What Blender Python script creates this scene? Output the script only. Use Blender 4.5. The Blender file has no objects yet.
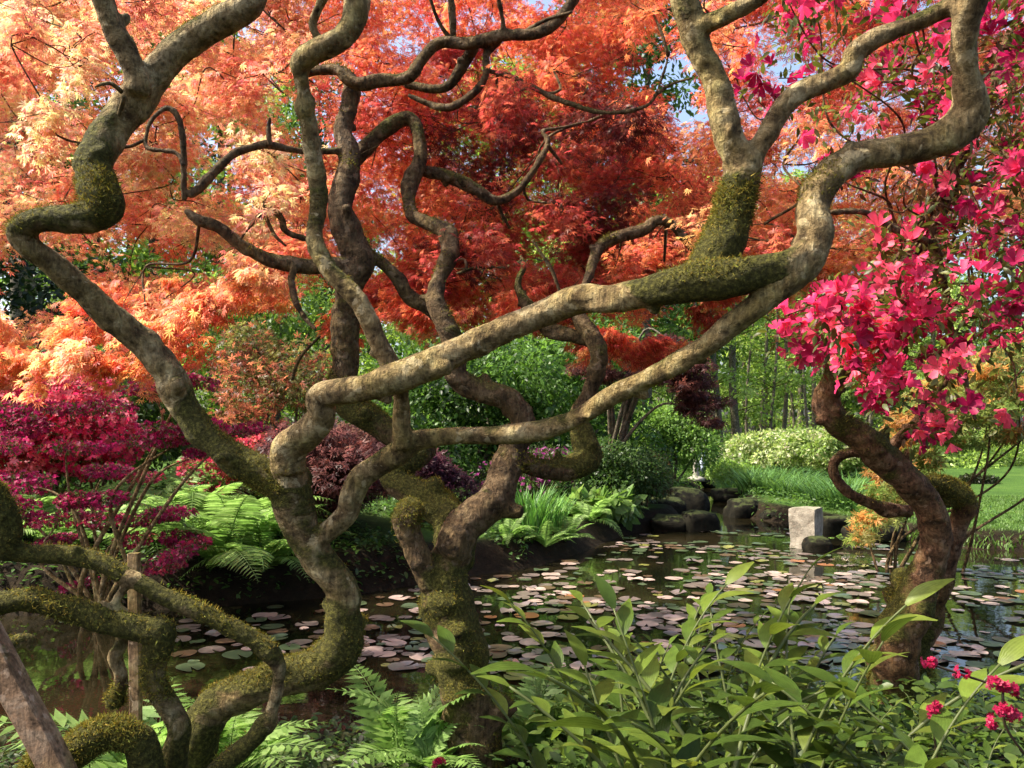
import bpy, math, random
import numpy as np
from mathutils import Vector, kdtree

# ------------------------------------------------------------------ camera, light, exposure
S = bpy.context.scene
COL = S.collection
F, HZ, EYE = 800.0, 430.0, 1.7
cam_d = bpy.data.cameras.new('camera')
cam = bpy.data.objects.new('camera', cam_d); COL.objects.link(cam)
cam.location = (0, 0, EYE); cam.rotation_euler = (math.radians(90), 0, 0)
cam_d.sensor_width = 36; cam_d.lens = F / 1024 * 36
cam_d.shift_y = (HZ - 384) / 1024
cam_d.clip_start = 0.05; cam_d.clip_end = 2000
S.camera = cam

SUN_TO = Vector((-0.70, -0.06, 0.86)).normalized()
sun_el = math.asin(SUN_TO.z); sun_az = math.atan2(SUN_TO.x, SUN_TO.y)
w = bpy.data.worlds.new('World'); S.world = w; w.use_nodes = True
wn = w.node_tree.nodes; wl = w.node_tree.links
bg = wn['Background']; bg.inputs[1].default_value = 0.15
sky = wn.new('ShaderNodeTexSky'); sky.sky_type = 'NISHITA'; sky.sun_disc = False
sky.sun_elevation = sun_el; sky.sun_rotation = sun_az
sky.air_density = 1.0; sky.dust_density = 5.0
wl.new(sky.outputs[0], bg.inputs[0])
sd = bpy.data.lights.new('sun', 'SUN'); sd.energy = 4.6; sd.angle = math.radians(0.55); sd.color = (1.0, 0.92, 0.78)
so = bpy.data.objects.new('sun', sd); COL.objects.link(so)
so.rotation_euler = SUN_TO.to_track_quat('Z', 'Y').to_euler()
S.view_settings.view_transform = 'Standard'; S.view_settings.look = 'None'
S.view_settings.exposure = 1.35; S.view_settings.gamma = 1.0
S.cycles.max_bounces = 8; S.cycles.diffuse_bounces = 4; S.cycles.glossy_bounces = 3
S.cycles.transmission_bounces = 4; S.cycles.transparent_max_bounces = 4
S.cycles.sample_clamp_indirect = 6.0
S.cycles.caustics_reflective = False; S.cycles.caustics_refractive = False

RG = np.random.default_rng(11)

# ------------------------------------------------------------------ helpers
def P(px, py, D):
    return np.array([(px - 512) / F * D, D, EYE - (py - HZ) / F * D])

def unit(a):
    return a / np.maximum(np.linalg.norm(a, axis=-1, keepdims=True), 1e-9)

_nr = np.random.default_rng(5)
_K = [(unit(_nr.normal(size=3)), unit(_nr.normal(size=3)), _nr.uniform(0, 6.28, 2)) for _ in range(24)]
def fbm(p, freq, octaves=3):
    out = np.zeros(len(p)); amp = 1.0; tot = 0
    for o in range(octaves):
        s = np.zeros(len(p))
        for i in range(4):
            a, b, ph = _K[(o * 4 + i) % 24]
            s += np.sin(p @ a * freq + ph[0] + 1.3 * np.sin(p @ b * freq * 0.7 + ph[1]))
        out += s * 0.25 * amp; tot += amp
        amp *= 0.5; freq *= 2.05
    return out / tot

class Geo:
    def __init__(self):
        self.v = []; self.c = []; self.uv = []; self.f = []; self.n = 0
    def add(self, v, f, c=(1, 1, 1), uv=None):
        v = np.asarray(v, float)
        c = np.asarray(c, float)
        if c.ndim == 1: c = np.tile(c, (len(v), 1))
        self.v.append(v); self.c.append(c)
        self.uv.append(np.zeros((len(v), 2)) if uv is None else np.asarray(uv, float))
        self.f.append(np.asarray(f, int) + self.n)
        self.n += len(v)
    def build(self, name, mat, parent=None, smooth=True):
        me = self.mesh(name, mat, smooth)
        return link(name, me, parent)
    def mesh(self, name, mat, smooth=True):
        me = bpy.data.meshes.new(name)
        v = np.concatenate(self.v); c = np.concatenate(self.c); uv = np.concatenate(self.uv)
        loops = np.concatenate([f.ravel() for f in self.f])
        tot = np.concatenate([np.full(len(f), f.shape[1]) for f in self.f])
        start = np.concatenate([[0], np.cumsum(tot)[:-1]])
        me.vertices.add(len(v)); me.vertices.foreach_set('co', v.astype(np.float32).ravel())
        me.loops.add(len(loops)); me.loops.foreach_set('vertex_index', loops.astype(np.int32))
        me.polygons.add(len(tot)); me.polygons.foreach_set('loop_start', start.astype(np.int32))
        me.polygons.foreach_set('use_smooth', np.full(len(tot), smooth))
        me.update(calc_edges=True)
        a = me.color_attributes.new('Col', 'FLOAT_COLOR', 'POINT')
        a.data.foreach_set('color', np.concatenate([c, np.ones((len(c), 1))], 1).astype(np.float32).ravel())
        u = me.uv_layers.new(name='UVMap')
        u.data.foreach_set('uv', uv[loops].astype(np.float32).ravel())
        me.materials.append(mat)
        me.validate()
        return me

def link(name, me, parent=None):
    o = bpy.data.objects.new(name, me); COL.objects.link(o)
    if parent is not None: o.parent = parent
    return o

def tag(o, label=None, cat=None, group=None, kind=None):
    if label: o['label'] = label
    if cat: o['category'] = cat
    if group: o['group'] = group
    if kind: o['kind'] = kind
    return o

def thing(name, loc, label, cat, group=None, rz=0.0, s=1.0):
    o = bpy.data.objects.new(name, None); COL.objects.link(o)
    o.empty_display_size = 0.1
    o.location = tuple(float(t) for t in loc); o.rotation_euler = (0, 0, rz); o.scale = (s, s, s)
    return tag(o, label, cat, group)

def copy_tree(o, loc, rz, s, label, group=None, sz=None):
    r = o.copy(); COL.objects.link(r)
    r.location = tuple(float(t) for t in loc); r.rotation_euler = (0, 0, rz); r.scale = (s, s, sz or s)
    r['label'] = label
    if group: r['group'] = group
    for ch in o.children:
        c = ch.copy(); COL.objects.link(c); c.parent = r
    return r

def rot_from(d, n):
    d = unit(d); n = n - np.sum(n * d, -1, keepdims=True) * d; n = unit(n)
    s = np.cross(d, n)
    return np.stack([s, d, n], -1)          # columns: side, along, normal

def scatter(g, tm, pos, R, s, col, cj=0.0, rng=RG):
    tv, tf, tuv = tm
    N, k = len(pos), len(tv)
    if N == 0: return
    s = np.broadcast_to(np.asarray(s, float), (N,))
    v = np.einsum('nij,kj->nki', R, tv) * s[:, None, None] + pos[:, None, :]
    col = np.broadcast_to(np.asarray(col, float), (N, 3)).copy()
    if cj: col *= (1 + rng.uniform(-cj, cj, (N, 1)))
    c = np.repeat(col, k, 0)
    off = (np.arange(N) * k)[:, None, None]
    f = (tf[None] + off).reshape(-1, tf.shape[1])
    g.add(v.reshape(-1, 3), f, np.clip(c, 0, 1), np.tile(tuv, (N, 1)))

def spline(pts, step):
    pts = np.asarray(pts, float)
    p = np.vstack([2 * pts[0] - pts[1], pts, 2 * pts[-1] - pts[-2]])
    out = []
    for i in range(1, len(p) - 2):
        L = np.linalg.norm(p[i + 1, :3] - p[i, :3]); n = max(2, int(L / step))
        t = np.linspace(0, 1, n, endpoint=False)[:, None]
        a, b, c, d = p[i - 1], p[i], p[i + 1], p[i + 2]
        out.append(0.5 * (2 * b + (c - a) * t + (2 * a - 5 * b + 4 * c - d) * t ** 2 + (3 * b - a - 3 * c + d) * t ** 3))
    out.append(p[-2][None])
    return np.vstack(out)

def tube(g, c, r, sides=8, col=(1, 1, 1), lump=0.0):
    c = np.asarray(c, float); r = np.broadcast_to(np.asarray(r, float), (len(c),)).copy()
    n = len(c)
    t = unit(np.gradient(c, axis=0))
    u = np.zeros((n, 3)); a = np.array([0, 0, 1.0]) if abs(t[0][2]) < 0.9 else np.array([1.0, 0, 0])
    u[0] = unit(np.cross(t[0], a))
    for i in range(1, n):
        x = u[i - 1] - np.dot(u[i - 1], t[i]) * t[i]; u[i] = x / max(np.linalg.norm(x), 1e-9)
    w_ = np.cross(t, u)
    ang = np.linspace(0, 2 * math.pi, sides, endpoint=False)
    ring = u[:, None] * np.cos(ang)[None, :, None] + w_[:, None] * np.sin(ang)[None, :, None]
    rr = np.repeat(r[:, None], sides, 1)
    if lump:
        q = (c[:, None] + ring * 0.3).reshape(-1, 3)
        rr = rr * (1 + lump * fbm(q, 9.0, 2).reshape(n, sides))
    v = (c[:, None] + ring * rr[..., None]).reshape(-1, 3)
    i = np.arange(n - 1)[:, None] * sides; j = np.arange(sides)[None]; j2 = (j + 1) % sides
    f = np.stack([i + j, i + j2, i + sides + j2, i + sides + j], -1).reshape(-1, 4)
    col = np.asarray(col, float)
    if col.ndim == 2: col = np.repeat(col, sides, 0)
    uv = np.stack([np.tile(ang / 6.283, n), np.repeat(np.linspace(0, 1, n), sides)], 1)
    g.add(v, f, col, uv)
    base = g.n - n * sides
    v2 = np.vstack([c[0] - t[0] * r[0] * 0.4, c[-1] + t[-1] * r[-1] * 0.4])
    cc = (col[0], col[-1]) if col.ndim == 2 else (col, col)
    g.add(v2, np.zeros((0, 3), int), np.array(cc))
    a0 = base + np.arange(sides); a1 = base + (np.arange(sides) + 1) % sides
    m = base + (n - 1) * sides
    f3 = np.vstack([np.stack([a1, a0, np.full(sides, g.n - 2)], 1),
                    np.stack([a0 - base + m, a1 - base + m, np.full(sides, g.n - 1)], 1)])
    g.f.append(f3)

# ------------------------------------------------------------------ materials
def mat(name):
    m = bpy.data.materials.new(name); m.use_nodes = True
    return m, m.node_tree.nodes, m.node_tree.links, m.node_tree.nodes['Principled BSDF']

def noise_n(n, l, scale, detail=6, rough=0.6, vec=None, dist=0.0):
    t = n.new('ShaderNodeTexNoise'); t.inputs['Scale'].default_value = scale
    t.inputs['Detail'].default_value = detail; t.inputs['Roughness'].default_value = rough
    t.inputs['Distortion'].default_value = dist
    if vec is not None: l.new(vec, t.inputs['Vector'])
    return t

def ramp(n, l, src, stops):
    r = n.new('ShaderNodeValToRGB'); l.new(src, r.inputs[0])
    e = r.color_ramp.elements
    while len(e) < len(stops): e.new(0.5)
    for x, (p, c) in zip(e, stops):
        x.position = p; x.color = (c, c, c, 1) if np.isscalar(c) else (*c, 1)
    return r

def mixc(n, l, fac, a, b, mode='MIX'):
    m = n.new('ShaderNodeMix'); m.data_type = 'RGBA'; m.blend_type = mode
    for s, x in ((m.inputs[0], fac), (m.inputs[6], a), (m.inputs[7], b)):
        if isinstance(x, bpy.types.NodeSocket): l.new(x, s)
        elif np.isscalar(x): s.default_value = x
        else: s.default_value = (*x, 1)
    return m.outputs[2]

def math_n(n, l, op, a, b=0.0, clamp=False):
    m = n.new('ShaderNodeMath'); m.operation = op; m.use_clamp = clamp
    for s, x in ((m.inputs[0], a), (m.inputs[1], b)):
        if isinstance(x, bpy.types.NodeSocket): l.new(x, s)
        else: s.default_value = x
    return m.outputs[0]

def leaf_mat(name, trans=0.45, rough=0.45, veins=0.0, spec=0.35, tcol=(1.25, 1.15, 0.8)):
    m, n, l, b = mat(name)
    at = n.new('ShaderNodeAttribute'); at.attribute_name = 'Col'
    geo = n.new('ShaderNodeNewGeometry')
    no = noise_n(n, l, 40, 3, 0.6, geo.outputs['Position'])
    rm = ramp(n, l, no.outputs[0], [(0.3, 0.78), (0.7, 1.15)])
    c = mixc(n, l, 1.0, at.outputs[0], rm.outputs[0], 'MULTIPLY')
    l.new(c, b.inputs['Base Color'])
    b.inputs['Roughness'].default_value = rough
    b.inputs['Specular IOR Level'].default_value = spec
    tr = n.new('ShaderNodeBsdfTranslucent')
    tc = mixc(n, l, 1.0, c, tcol, 'MULTIPLY'); l.new(tc, tr.inputs[0])
    if veins:
        uv = n.new('ShaderNodeUVMap'); sx = n.new('ShaderNodeSeparateXYZ'); l.new(uv.outputs[0], sx.inputs[0])
        wv = math_n(n, l, 'SINE', math_n(n, l, 'MULTIPLY', sx.outputs[0], veins * 6.283))
        bp = n.new('ShaderNodeBump'); bp.inputs['Strength'].default_value = 0.13; bp.inputs['Distance'].default_value = 0.0015
        l.new(wv, bp.inputs['Height']); l.new(bp.outputs[0], b.inputs['Normal']); l.new(bp.outputs[0], tr.inputs['Normal'])
    mx = n.new('ShaderNodeMixShader'); mx.inputs[0].default_value = trans
    l.new(b.outputs[0], mx.inputs[1]); l.new(tr.outputs[0], mx.inputs[2])
    l.new(mx.outputs[0], n['Material Output'].inputs[0])
    return m

def bark_mat(name, dark, mid, pale, moss1=(0.075, 0.07, 0.013), moss2=(0.22, 0.20, 0.04), bump=0.6):
    """Col.r of the mesh is how mossy the bark is there."""
    m, n, l, b = mat(name)
    geo = n.new('ShaderNodeNewGeometry'); pos = geo.outputs['Position']
    at = n.new('ShaderNodeAttribute'); at.attribute_name = 'Col'
    sep = n.new('ShaderNodeSeparateColor'); l.new(at.outputs[0], sep.inputs[0])
    n1 = noise_n(n, l, 14, 8, 0.65, pos, 0.4)
    n2 = noise_n(n, l, 55, 6, 0.7, pos)
    n3 = noise_n(n, l, 5, 5, 0.6, pos, 0.8)
    r1 = ramp(n, l, n1.outputs[0], [(0.36, dark), (0.5, mid), (0.66, pale)])
    r2 = ramp(n, l, n2.outputs[0], [(0.33, 0.45), (0.5, 1.0), (0.75, 1.2)])
    c = mixc(n, l, 1.0, r1.outputs[0], r2.outputs[0], 'MULTIPLY')
    vo = n.new('ShaderNodeTexVoronoi'); vo.inputs['Scale'].default_value = 26; l.new(pos, vo.inputs['Vector'])
    spot = ramp(n, l, vo.outputs['Distance'], [(0.06, 1.0), (0.2, 0.0)])
    c = mixc(n, l, math_n(n, l, 'MULTIPLY', spot.outputs[0], 0.75), c, tuple(x * 0.35 for x in dark))
    n5 = noise_n(n, l, 3.3, 5, 0.65, pos, 0.6)
    film = ramp(n, l, n5.outputs[0], [(0.46, 0.0), (0.66, 0.6)])
    c = mixc(n, l, film.outputs[0], c, mixc(n, l, 1.0, c, (0.85, 0.92, 0.42), 'MULTIPLY'))
    mp = n.new('ShaderNodeMapping'); mp.inputs['Scale'].default_value = (1, 1, 0.16); l.new(pos, mp.inputs[0])
    n6 = noise_n(n, l, 70, 5, 0.65, mp.outputs[0], 0.5)
    r6 = ramp(n, l, n6.outputs[0], [(0.38, 0.5), (0.56, 1.1)])
    c = mixc(n, l, 0.8, c, mixc(n, l, 1.0, c, r6.outputs[0], 'MULTIPLY'))
    n7 = noise_n(n, l, 19, 4, 0.55, pos, 0.3)
    li = ramp(n, l, n7.outputs[0], [(0.60, 0.0), (0.635, 0.55)])
    c = mixc(n, l, li.outputs[0], c, tuple(min(.6, x * 1.15 + .03) for x in pale))
    # moss follows the attribute, the upper side and a noise
    sz = n.new('ShaderNodeSeparateXYZ'); l.new(geo.outputs['Normal'], sz.inputs[0])
    a = math_n(n, l, 'MULTIPLY', sz.outputs[2], 0.22)
    a = math_n(n, l, 'ADD', a, math_n(n, l, 'MULTIPLY', n3.outputs[0], 1.1))
    a = math_n(n, l, 'ADD', a, math_n(n, l, 'MULTIPLY', sep.outputs[0], 1.0))
    mm = ramp(n, l, a, [(0.86, 0.0), (1.2, 1.0)])
    n4 = noise_n(n, l, 90, 5, 0.7, pos)
    mossc = ramp(n, l, n4.outputs[0], [(0.35, tuple(x * 0.5 for x in moss1)), (0.5, moss1), (0.7, moss2)])
    c2 = mixc(n, l, mm.outputs[0], c, mossc.outputs[0])
    l.new(c2, b.inputs['Base Color'])
    b.inputs['Roughness'].default_value = 0.88; b.inputs['Specular IOR Level'].default_value = 0.2
    h = math_n(n, l, 'ADD', n2.outputs[0], math_n(n, l, 'MULTIPLY', n1.outputs[0], 1.5))
    h = math_n(n, l, 'ADD', h, math_n(n, l, 'MULTIPLY', n6.outputs[0], 1.2))
    h = math_n(n, l, 'ADD', h, math_n(n, l, 'MULTIPLY', math_n(n, l, 'MULTIPLY', n4.outputs[0], mm.outputs[0]), 1.6))
    bp = n.new('ShaderNodeBump'); bp.inputs['Strength'].default_value = bump; bp.inputs['Distance'].default_value = 0.02
    l.new(h, bp.inputs['Height']); l.new(bp.outputs[0], b.inputs['Normal'])
    return m

def rock_mat(name, c1, c2, moss=0.4):
    m, n, l, b = mat(name)
    geo = n.new('ShaderNodeNewGeometry'); pos = geo.outputs['Position']
    n1 = noise_n(n, l, 9, 9, 0.7, pos); n2 = noise_n(n, l, 60, 4, 0.7, pos)
    r = ramp(n, l, n1.outputs[0], [(0.35, c1), (0.65, c2)])
    sz = n.new('ShaderNodeSeparateXYZ'); l.new(geo.outputs['Normal'], sz.inputs[0])
    a = math_n(n, l, 'ADD', math_n(n, l, 'MULTIPLY', sz.outputs[2], 0.5), n1.outputs[0])
    mm = ramp(n, l, a, [(0.85, 0.0), (1.1, moss)])
    c = mixc(n, l, mm.outputs[0], r.outputs[0], (0.09, 0.12, 0.03))
    l.new(c, b.inputs['Base Color']); b.inputs['Roughness'].default_value = 0.9; b.inputs['Specular IOR Level'].default_value = 0.12
    bp = n.new('ShaderNodeBump'); bp.inputs['Strength'].default_value = 0.7; bp.inputs['Distance'].default_value = 0.03
    l.new(math_n(n, l, 'ADD', n1.outputs[0], math_n(n, l, 'MULTIPLY', n2.outputs[0], 0.4)), bp.inputs['Height'])
    l.new(bp.outputs[0], b.inputs['Normal'])
    return m

M = {}
M['maple'] = leaf_mat('maple_leaf', 0.62, 0.45, tcol=(1.15, 1.15, 1.05))
M['leaf'] = leaf_mat('green_leaf', 0.5, 0.42, tcol=(1.2, 1.2, 0.7))
M['gloss'] = leaf_mat('broad_green_leaf', 0.42, 0.38, veins=7, spec=0.22)
M['fern'] = leaf_mat('fern_leaf', 0.5, 0.45, tcol=(1.1, 1.2, 0.9))
M['petal'] = leaf_mat('petal', 0.45, 0.5, tcol=(1.2, 1.0, 1.1))
M['moss'] = leaf_mat('moss_tuft', 0.3, 0.8, spec=0.1)
M['grass'] = leaf_mat('grass_blade', 0.4, 0.5)
M['bark_pale'] = bark_mat('pale_bark', (0.10, 0.062, 0.026), (0.30, 0.21, 0.095), (0.50, 0.395, 0.21), bump=1.0)
M['bark_brown'] = bark_mat('brown_bark', (0.04, 0.025, 0.013), (0.125, 0.078, 0.038), (0.21, 0.145, 0.078), bump=1.0)
M['bark_red'] = bark_mat('reddish_bark', (0.05, 0.026, 0.014), (0.17, 0.085, 0.045), (0.28, 0.17, 0.10), bump=.9)
M['bark_far'] = bark_mat('grey_bark', (0.05, 0.042, 0.03), (0.12, 0.10, 0.075), (0.2, 0.17, 0.13))
M['timber'] = bark_mat('weathered_timber', (0.11, 0.065, 0.035), (0.25, 0.15, 0.085), (0.36, 0.25, 0.16), bump=0.35)
M['rock'] = rock_mat('dark_rock', (0.003, 0.003, 0.002), (0.018, 0.016, 0.010), 0.35)
M['stone'] = rock_mat('pale_stone', (0.16, 0.14, 0.11), (0.42, 0.38, 0.31), 0.35)
M['lantern'] = rock_mat('lantern_stone', (0.22, 0.20, 0.17), (0.45, 0.42, 0.36), 0.2)

# pond surface
m, n, l, b = mat('pond_water'); M['water'] = m
geo = n.new('ShaderNodeNewGeometry')
wn1 = noise_n(n, l, 3.2, 4, 0.55, geo.outputs['Position']); wn2 = noise_n(n, l, 0.7, 3, 0.5, geo.outputs['Position'])
wr = ramp(n, l, wn2.outputs[0], [(0.4, (0.004, 0.004, 0.002)), (0.66, (0.018, 0.014, 0.006))])
l.new(wr.outputs[0], b.inputs['Base Color'])
b.inputs['Roughness'].default_value = 0.02; b.inputs['IOR'].default_value = 1.45
bp = n.new('ShaderNodeBump'); bp.inputs['Strength'].default_value = 0.10; bp.inputs['Distance'].default_value = 0.02
l.new(wn1.outputs[0], bp.inputs['Height']); l.new(bp.outputs[0], b.inputs['Normal'])

# ground
m, n, l, b = mat('garden_ground'); M['ground'] = m
geo = n.new('ShaderNodeNewGeometry'); pos = geo.outputs['Position']
at = n.new('ShaderNodeAttribute'); at.attribute_name = 'Col'
sp = n.new('ShaderNodeSeparateColor'); l.new(at.outputs[0], sp.inputs[0])
g1 = noise_n(n, l, 0.9, 6, 0.6, pos); g2 = noise_n(n, l, 35, 5, 0.75, pos); g3 = noise_n(n, l, 7, 6, 0.7, pos)
gr = ramp(n, l, g1.outputs[0], [(0.3, (0.035, 0.075, 0.014)), (0.55, (0.06, 0.12, 0.02)), (0.75, (0.095, 0.15, 0.03))])
gr2 = ramp(n, l, g2.outputs[0], [(0.3, 0.5), (0.7, 1.3)])
grass = mixc(n, l, 1.0, gr.outputs[0], gr2.outputs[0], 'MULTIPLY')
shaded_soil = ramp(n, l, g3.outputs[0], [(0.3, (0.008, 0.006, 0.004)), (0.55, (0.02, 0.014, 0.008)), (0.72, (0.05, 0.036, 0.02))])  # soil darkened to carry the shade below the left bank
shaded_soil2 = mixc(n, l, 1.0, shaded_soil.outputs[0], gr2.outputs[0], 'MULTIPLY')
l.new(mixc(n, l, sp.outputs[0], shaded_soil2, grass), b.inputs['Base Color'])
b.inputs['Roughness'].default_value = 0.95; b.inputs['Specular IOR Level'].default_value = 0.1
bp = n.new('ShaderNodeBump'); bp.inputs['Strength'].default_value = 0.8; bp.inputs['Distance'].default_value = 0.03
l.new(g2.outputs[0], bp.inputs['Height']); l.new(bp.outputs[0], b.inputs['Normal'])

m, n, l, b = mat('gravel_path'); M['path'] = m
pn = noise_n(n, l, 40, 5, 0.7); geo = n.new('ShaderNodeNewGeometry'); l.new(geo.outputs['Position'], pn.inputs['Vector'])
pr = ramp(n, l, pn.outputs[0], [(0.3, (0.28, 0.25, 0.2)), (0.7, (0.5, 0.46, 0.38))]); l.new(pr.outputs[0], b.inputs['Base Color'])
b.inputs['Roughness'].default_value = 0.95

m, n, l, b = mat('lily_pad_surface'); M['pad'] = m
at = n.new('ShaderNodeAttribute'); at.attribute_name = 'Col'
pn = noise_n(n, l, 12, 5, 0.7); geo = n.new('ShaderNodeNewGeometry'); l.new(geo.outputs['Position'], pn.inputs['Vector'])
pr = ramp(n, l, pn.outputs[0], [(0.3, 0.6), (0.7, 1.2)])
l.new(mixc(n, l, 1.0, at.outputs[0], pr.outputs[0], 'MULTIPLY'), b.inputs['Base Color'])
b.inputs['Roughness'].default_value = 0.28; b.inputs['Specular IOR Level'].default_value = 0.6

# ------------------------------------------------------------------ leaf templates (side x, along y, normal z)
def tm_maple(lobes=7, wid=0.085, droop=0.3):
    v = []; f = []; uv = []
    for i in range(lobes):
        a = math.radians(-105 + 210 * i / (lobes - 1)); L = 1.0 - 0.42 * abs(2 * i / (lobes - 1) - 1) ** 1.5
        d = np.array([math.sin(a), math.cos(a)]); s = np.array([d[1], -d[0]])
        b0 = len(v)
        for r, q in ((0, 0), (0.5 * L, wid), (L, 0), (0.5 * L, -wid)):
            xy = d * r + s * q
            v.append((xy[0], xy[1], -droop * r * r)); uv.append((0.5 + q, r))
        f.append((b0, b0 + 1, b0 + 2, b0 + 3))
    return np.array(v), np.array(f), np.array(uv)

def tm_leaf(wid=0.28, n=3, fold=0.12, droop=0.2):
    ys = np.linspace(0, 1, n + 1); v = []; uv = []; f = []
    for y in ys:
        h = wid * math.sin(math.pi * min(0.96, max(0.04, y)) ** 0.8) ** 0.9
        z = -droop * y * y
        for q in (-1, 0, 1):
            v.append((q * h, y, z + fold * abs(q) * h * 2)); uv.append((0.5 + q * 0.5, y))
    for i in range(n):
        for j in range(2):
            a = i * 3 + j; f.append((a, a + 1, a + 4, a + 3))
    return np.array(v), np.array(f), np.array(uv)

def tm_tri():
    return np.array([(-0.3, 0, 0), (0.3, 0, 0), (0.35, 0.6, -0.05), (0, 1, -0.15), (-0.35, 0.6, -0.05)]), None, None

def tm_oval():
    v = np.array([(0, 0, 0), (0.26, 0.45, 0.05), (0, 1, -0.12), (-0.26, 0.45, 0.05)])
    return v, np.array([(0, 1, 2, 3)]), np.array([(.5, 0), (1, .5), (.5, 1), (0, .5)])

def tm_blade(k=4, wid=0.03, arch=0.35):
    v = []; f = []; uv = []
    for i in range(k + 1):
        t = i / k; h = wid * (1 - t ** 2) + 0.002
        for q in (-1, 1): v.append((q * h, arch * t ** 2.2, t * (1 - 0.18 * t))); uv.append((q * .5 + .5, t))
    for i in range(k): a = 2 * i; f.append((a, a + 1, a + 3, a + 2))
    return np.array(v), np.array(f), np.array(uv)       # grows along z, arches towards y

def tm_flower(cup=0.35):
    v = []; f = []; uv = []
    for i in range(5):
        a = 2 * math.pi * i / 5; d = np.array([math.cos(a), math.sin(a)]); s = np.array([-d[1], d[0]])
        b0 = len(v)
        for r, q, z in ((0, 0, 0), (0.45, 0.30, cup * .62), (0.85, 0.36, cup), (1.0, 0, cup - 0.12), (0.85, -0.36, cup), (0.45, -0.30, cup * .62), (0.55, 0, cup * .55)):
            xy = d * r + s * q; v.append((xy[0], xy[1], z)); uv.append((.5 + q, r))
        f += [(b0, b0 + 1, b0 + 6, b0 + 5), (b0 + 1, b0 + 2, b0 + 3, b0 + 6), (b0 + 6, b0 + 3, b0 + 4, b0 + 5)]
    return np.array(v), np.array(f), np.array(uv)

T_MAPLE = tm_maple(); T_MAPLE5 = tm_maple(5, 0.12, 0.25); T_LEAF = tm_leaf(); T_OVAL = tm_oval()
T_FLOWER = tm_flower(); T_BIG = tm_leaf(0.185, 8, 0.10, 0.36)
T_BLADE = tm_blade(); T_MOSS = (np.array([(-0.13, 0, 0), (0.13, 0, 0), (0, 0, 1.0)]), np.array([(0, 1, 2)]), np.zeros((3, 2)))

def rand_dirs(N, rng): return unit(rng.normal(size=(N, 3)))

# ------------------------------------------------------------------ terrain
POND = np.array([(-16, 5.4), (-9, 5), (-4, 4.15), (-1.5, 4.4), (0.2, 4.7), (1.3, 4.6), (2.3, 4.8), (3.6, 5.0), (9, 5.6), (14, 7), (16, 11.4),
                 (10, 11.1), (7.4, 11.0), (6.6, 11.4), (5.9, 12.3), (5.3, 13.2), (4.85, 14.6), (4.45, 15.6), (5.5, 20), (7.9, 28), (6.9, 28.3),
                 (5.0, 21), (3.6, 16.5), (3.1, 14.2), (2.5, 13.7), (1.9, 13.0), (1.3, 11.8), (0.9, 10.9), (0.3, 9.9), (-0.6, 9.2), (-1.6, 8.2),
                 (-3, 7.6), (-4.4, 7.3), (-9, 7.8), (-16, 8)], float)

def pond_sd(x, y):
    p = np.stack([x, y], -1); d = np.full(x.shape, 1e9); inside = np.zeros(x.shape, bool)
    for i in range(len(POND)):
        a, b_ = POND[i], POND[(i + 1) % len(POND)]
        e = b_ - a; t = np.clip(((p - a) @ e) / (e @ e), 0, 1)
        d = np.minimum(d, np.linalg.norm(p - (a + t[..., None] * e), axis=-1))
        cr = ((a[1] > y) != (b_[1] > y)) & (x < (b_[0] - a[0]) * (y - a[1]) / (b_[1] - a[1] + 1e-12) + a[0])
        inside ^= cr
    return np.where(inside, -d, d)

def sm(t): t = np.clip(t, 0, 1); return t * t * (3 - 2 * t)

def ground_z(x, y):
    x = np.atleast_1d(np.asarray(x, float)); y = np.atleast_1d(np.asarray(y, float))
    d = pond_sd(x, y)
    q = np.stack([x, y, 0 * x], -1)
    n_ = fbm(q, 1.6, 3)
    near = sm((6.2 - y) / 1.0)
    hn = 0.33 * sm(d / 1.7) + 0.02
    right = sm((x - 4.6) / 1.2) * (1 - near)
    left = sm((-x + 0.5) / 2.0) * (1 - near)
    hf = (0.30 + 0.10 * left - 0.05 * right) * sm(d / 0.35) + 0.05 * sm(d / 4) + 0.25 * left * sm((d - .3) / 2.5)
    h = near * hn + (1 - near) * hf + n_ * 0.045 * sm(d / 1.5) * (1 - 0.75 * right)
    h = np.where(d < 0, -0.04 - 0.5 * sm(-d / 1.2), h)
    return h

def axis(lo, hi, a, b_, fine, grow=1.12):
    c = list(np.arange(a, b_ + 1e-6, fine)); s = fine
    while c[-1] < hi: s *= grow; c.append(c[-1] + s)
    s = fine
    while c[0] > lo: s *= grow; c.insert(0, c[0] - s)
    return np.array(c)

ax = axis(-170, 170, -6, 8.5, 0.11); ay = axis(-40, 260, 0.5, 17, 0.11)
X, Y = np.meshgrid(ax, ay)
Z = ground_z(X.ravel(), Y.ravel()).reshape(X.shape)
d_ = pond_sd(X.ravel(), Y.ravel()).reshape(X.shape)
nx, ny = len(ax), len(ay)
i = np.arange(ny - 1)[:, None] * nx + np.arange(nx - 1)[None]
g = Geo()
lawn = sm((d_ - 0.25) / 0.5) * sm((Y - 7.0) / 1.5)
lawn = lawn * (1 - sm((-X - 0.5) / 2.0) * sm((13 - Y) / 4))
cc = np.stack([lawn, lawn * 0, lawn * 0], -1).reshape(-1, 3)
g.add(np.stack([X, Y, Z], -1).reshape(-1, 3), np.stack([i, i + 1, i + nx + 1, i + nx], -1).reshape(-1, 4), cc)
tag(g.build('ground', M['ground']), kind='structure')

g = Geo()
g.add([(-18, 3.4, 0), (18, 3.4, 0), (18, 30, 0), (-18, 30, 0)], [(0, 1, 2, 3)])
tag(g.build('water', M['water']), kind='structure')

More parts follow.
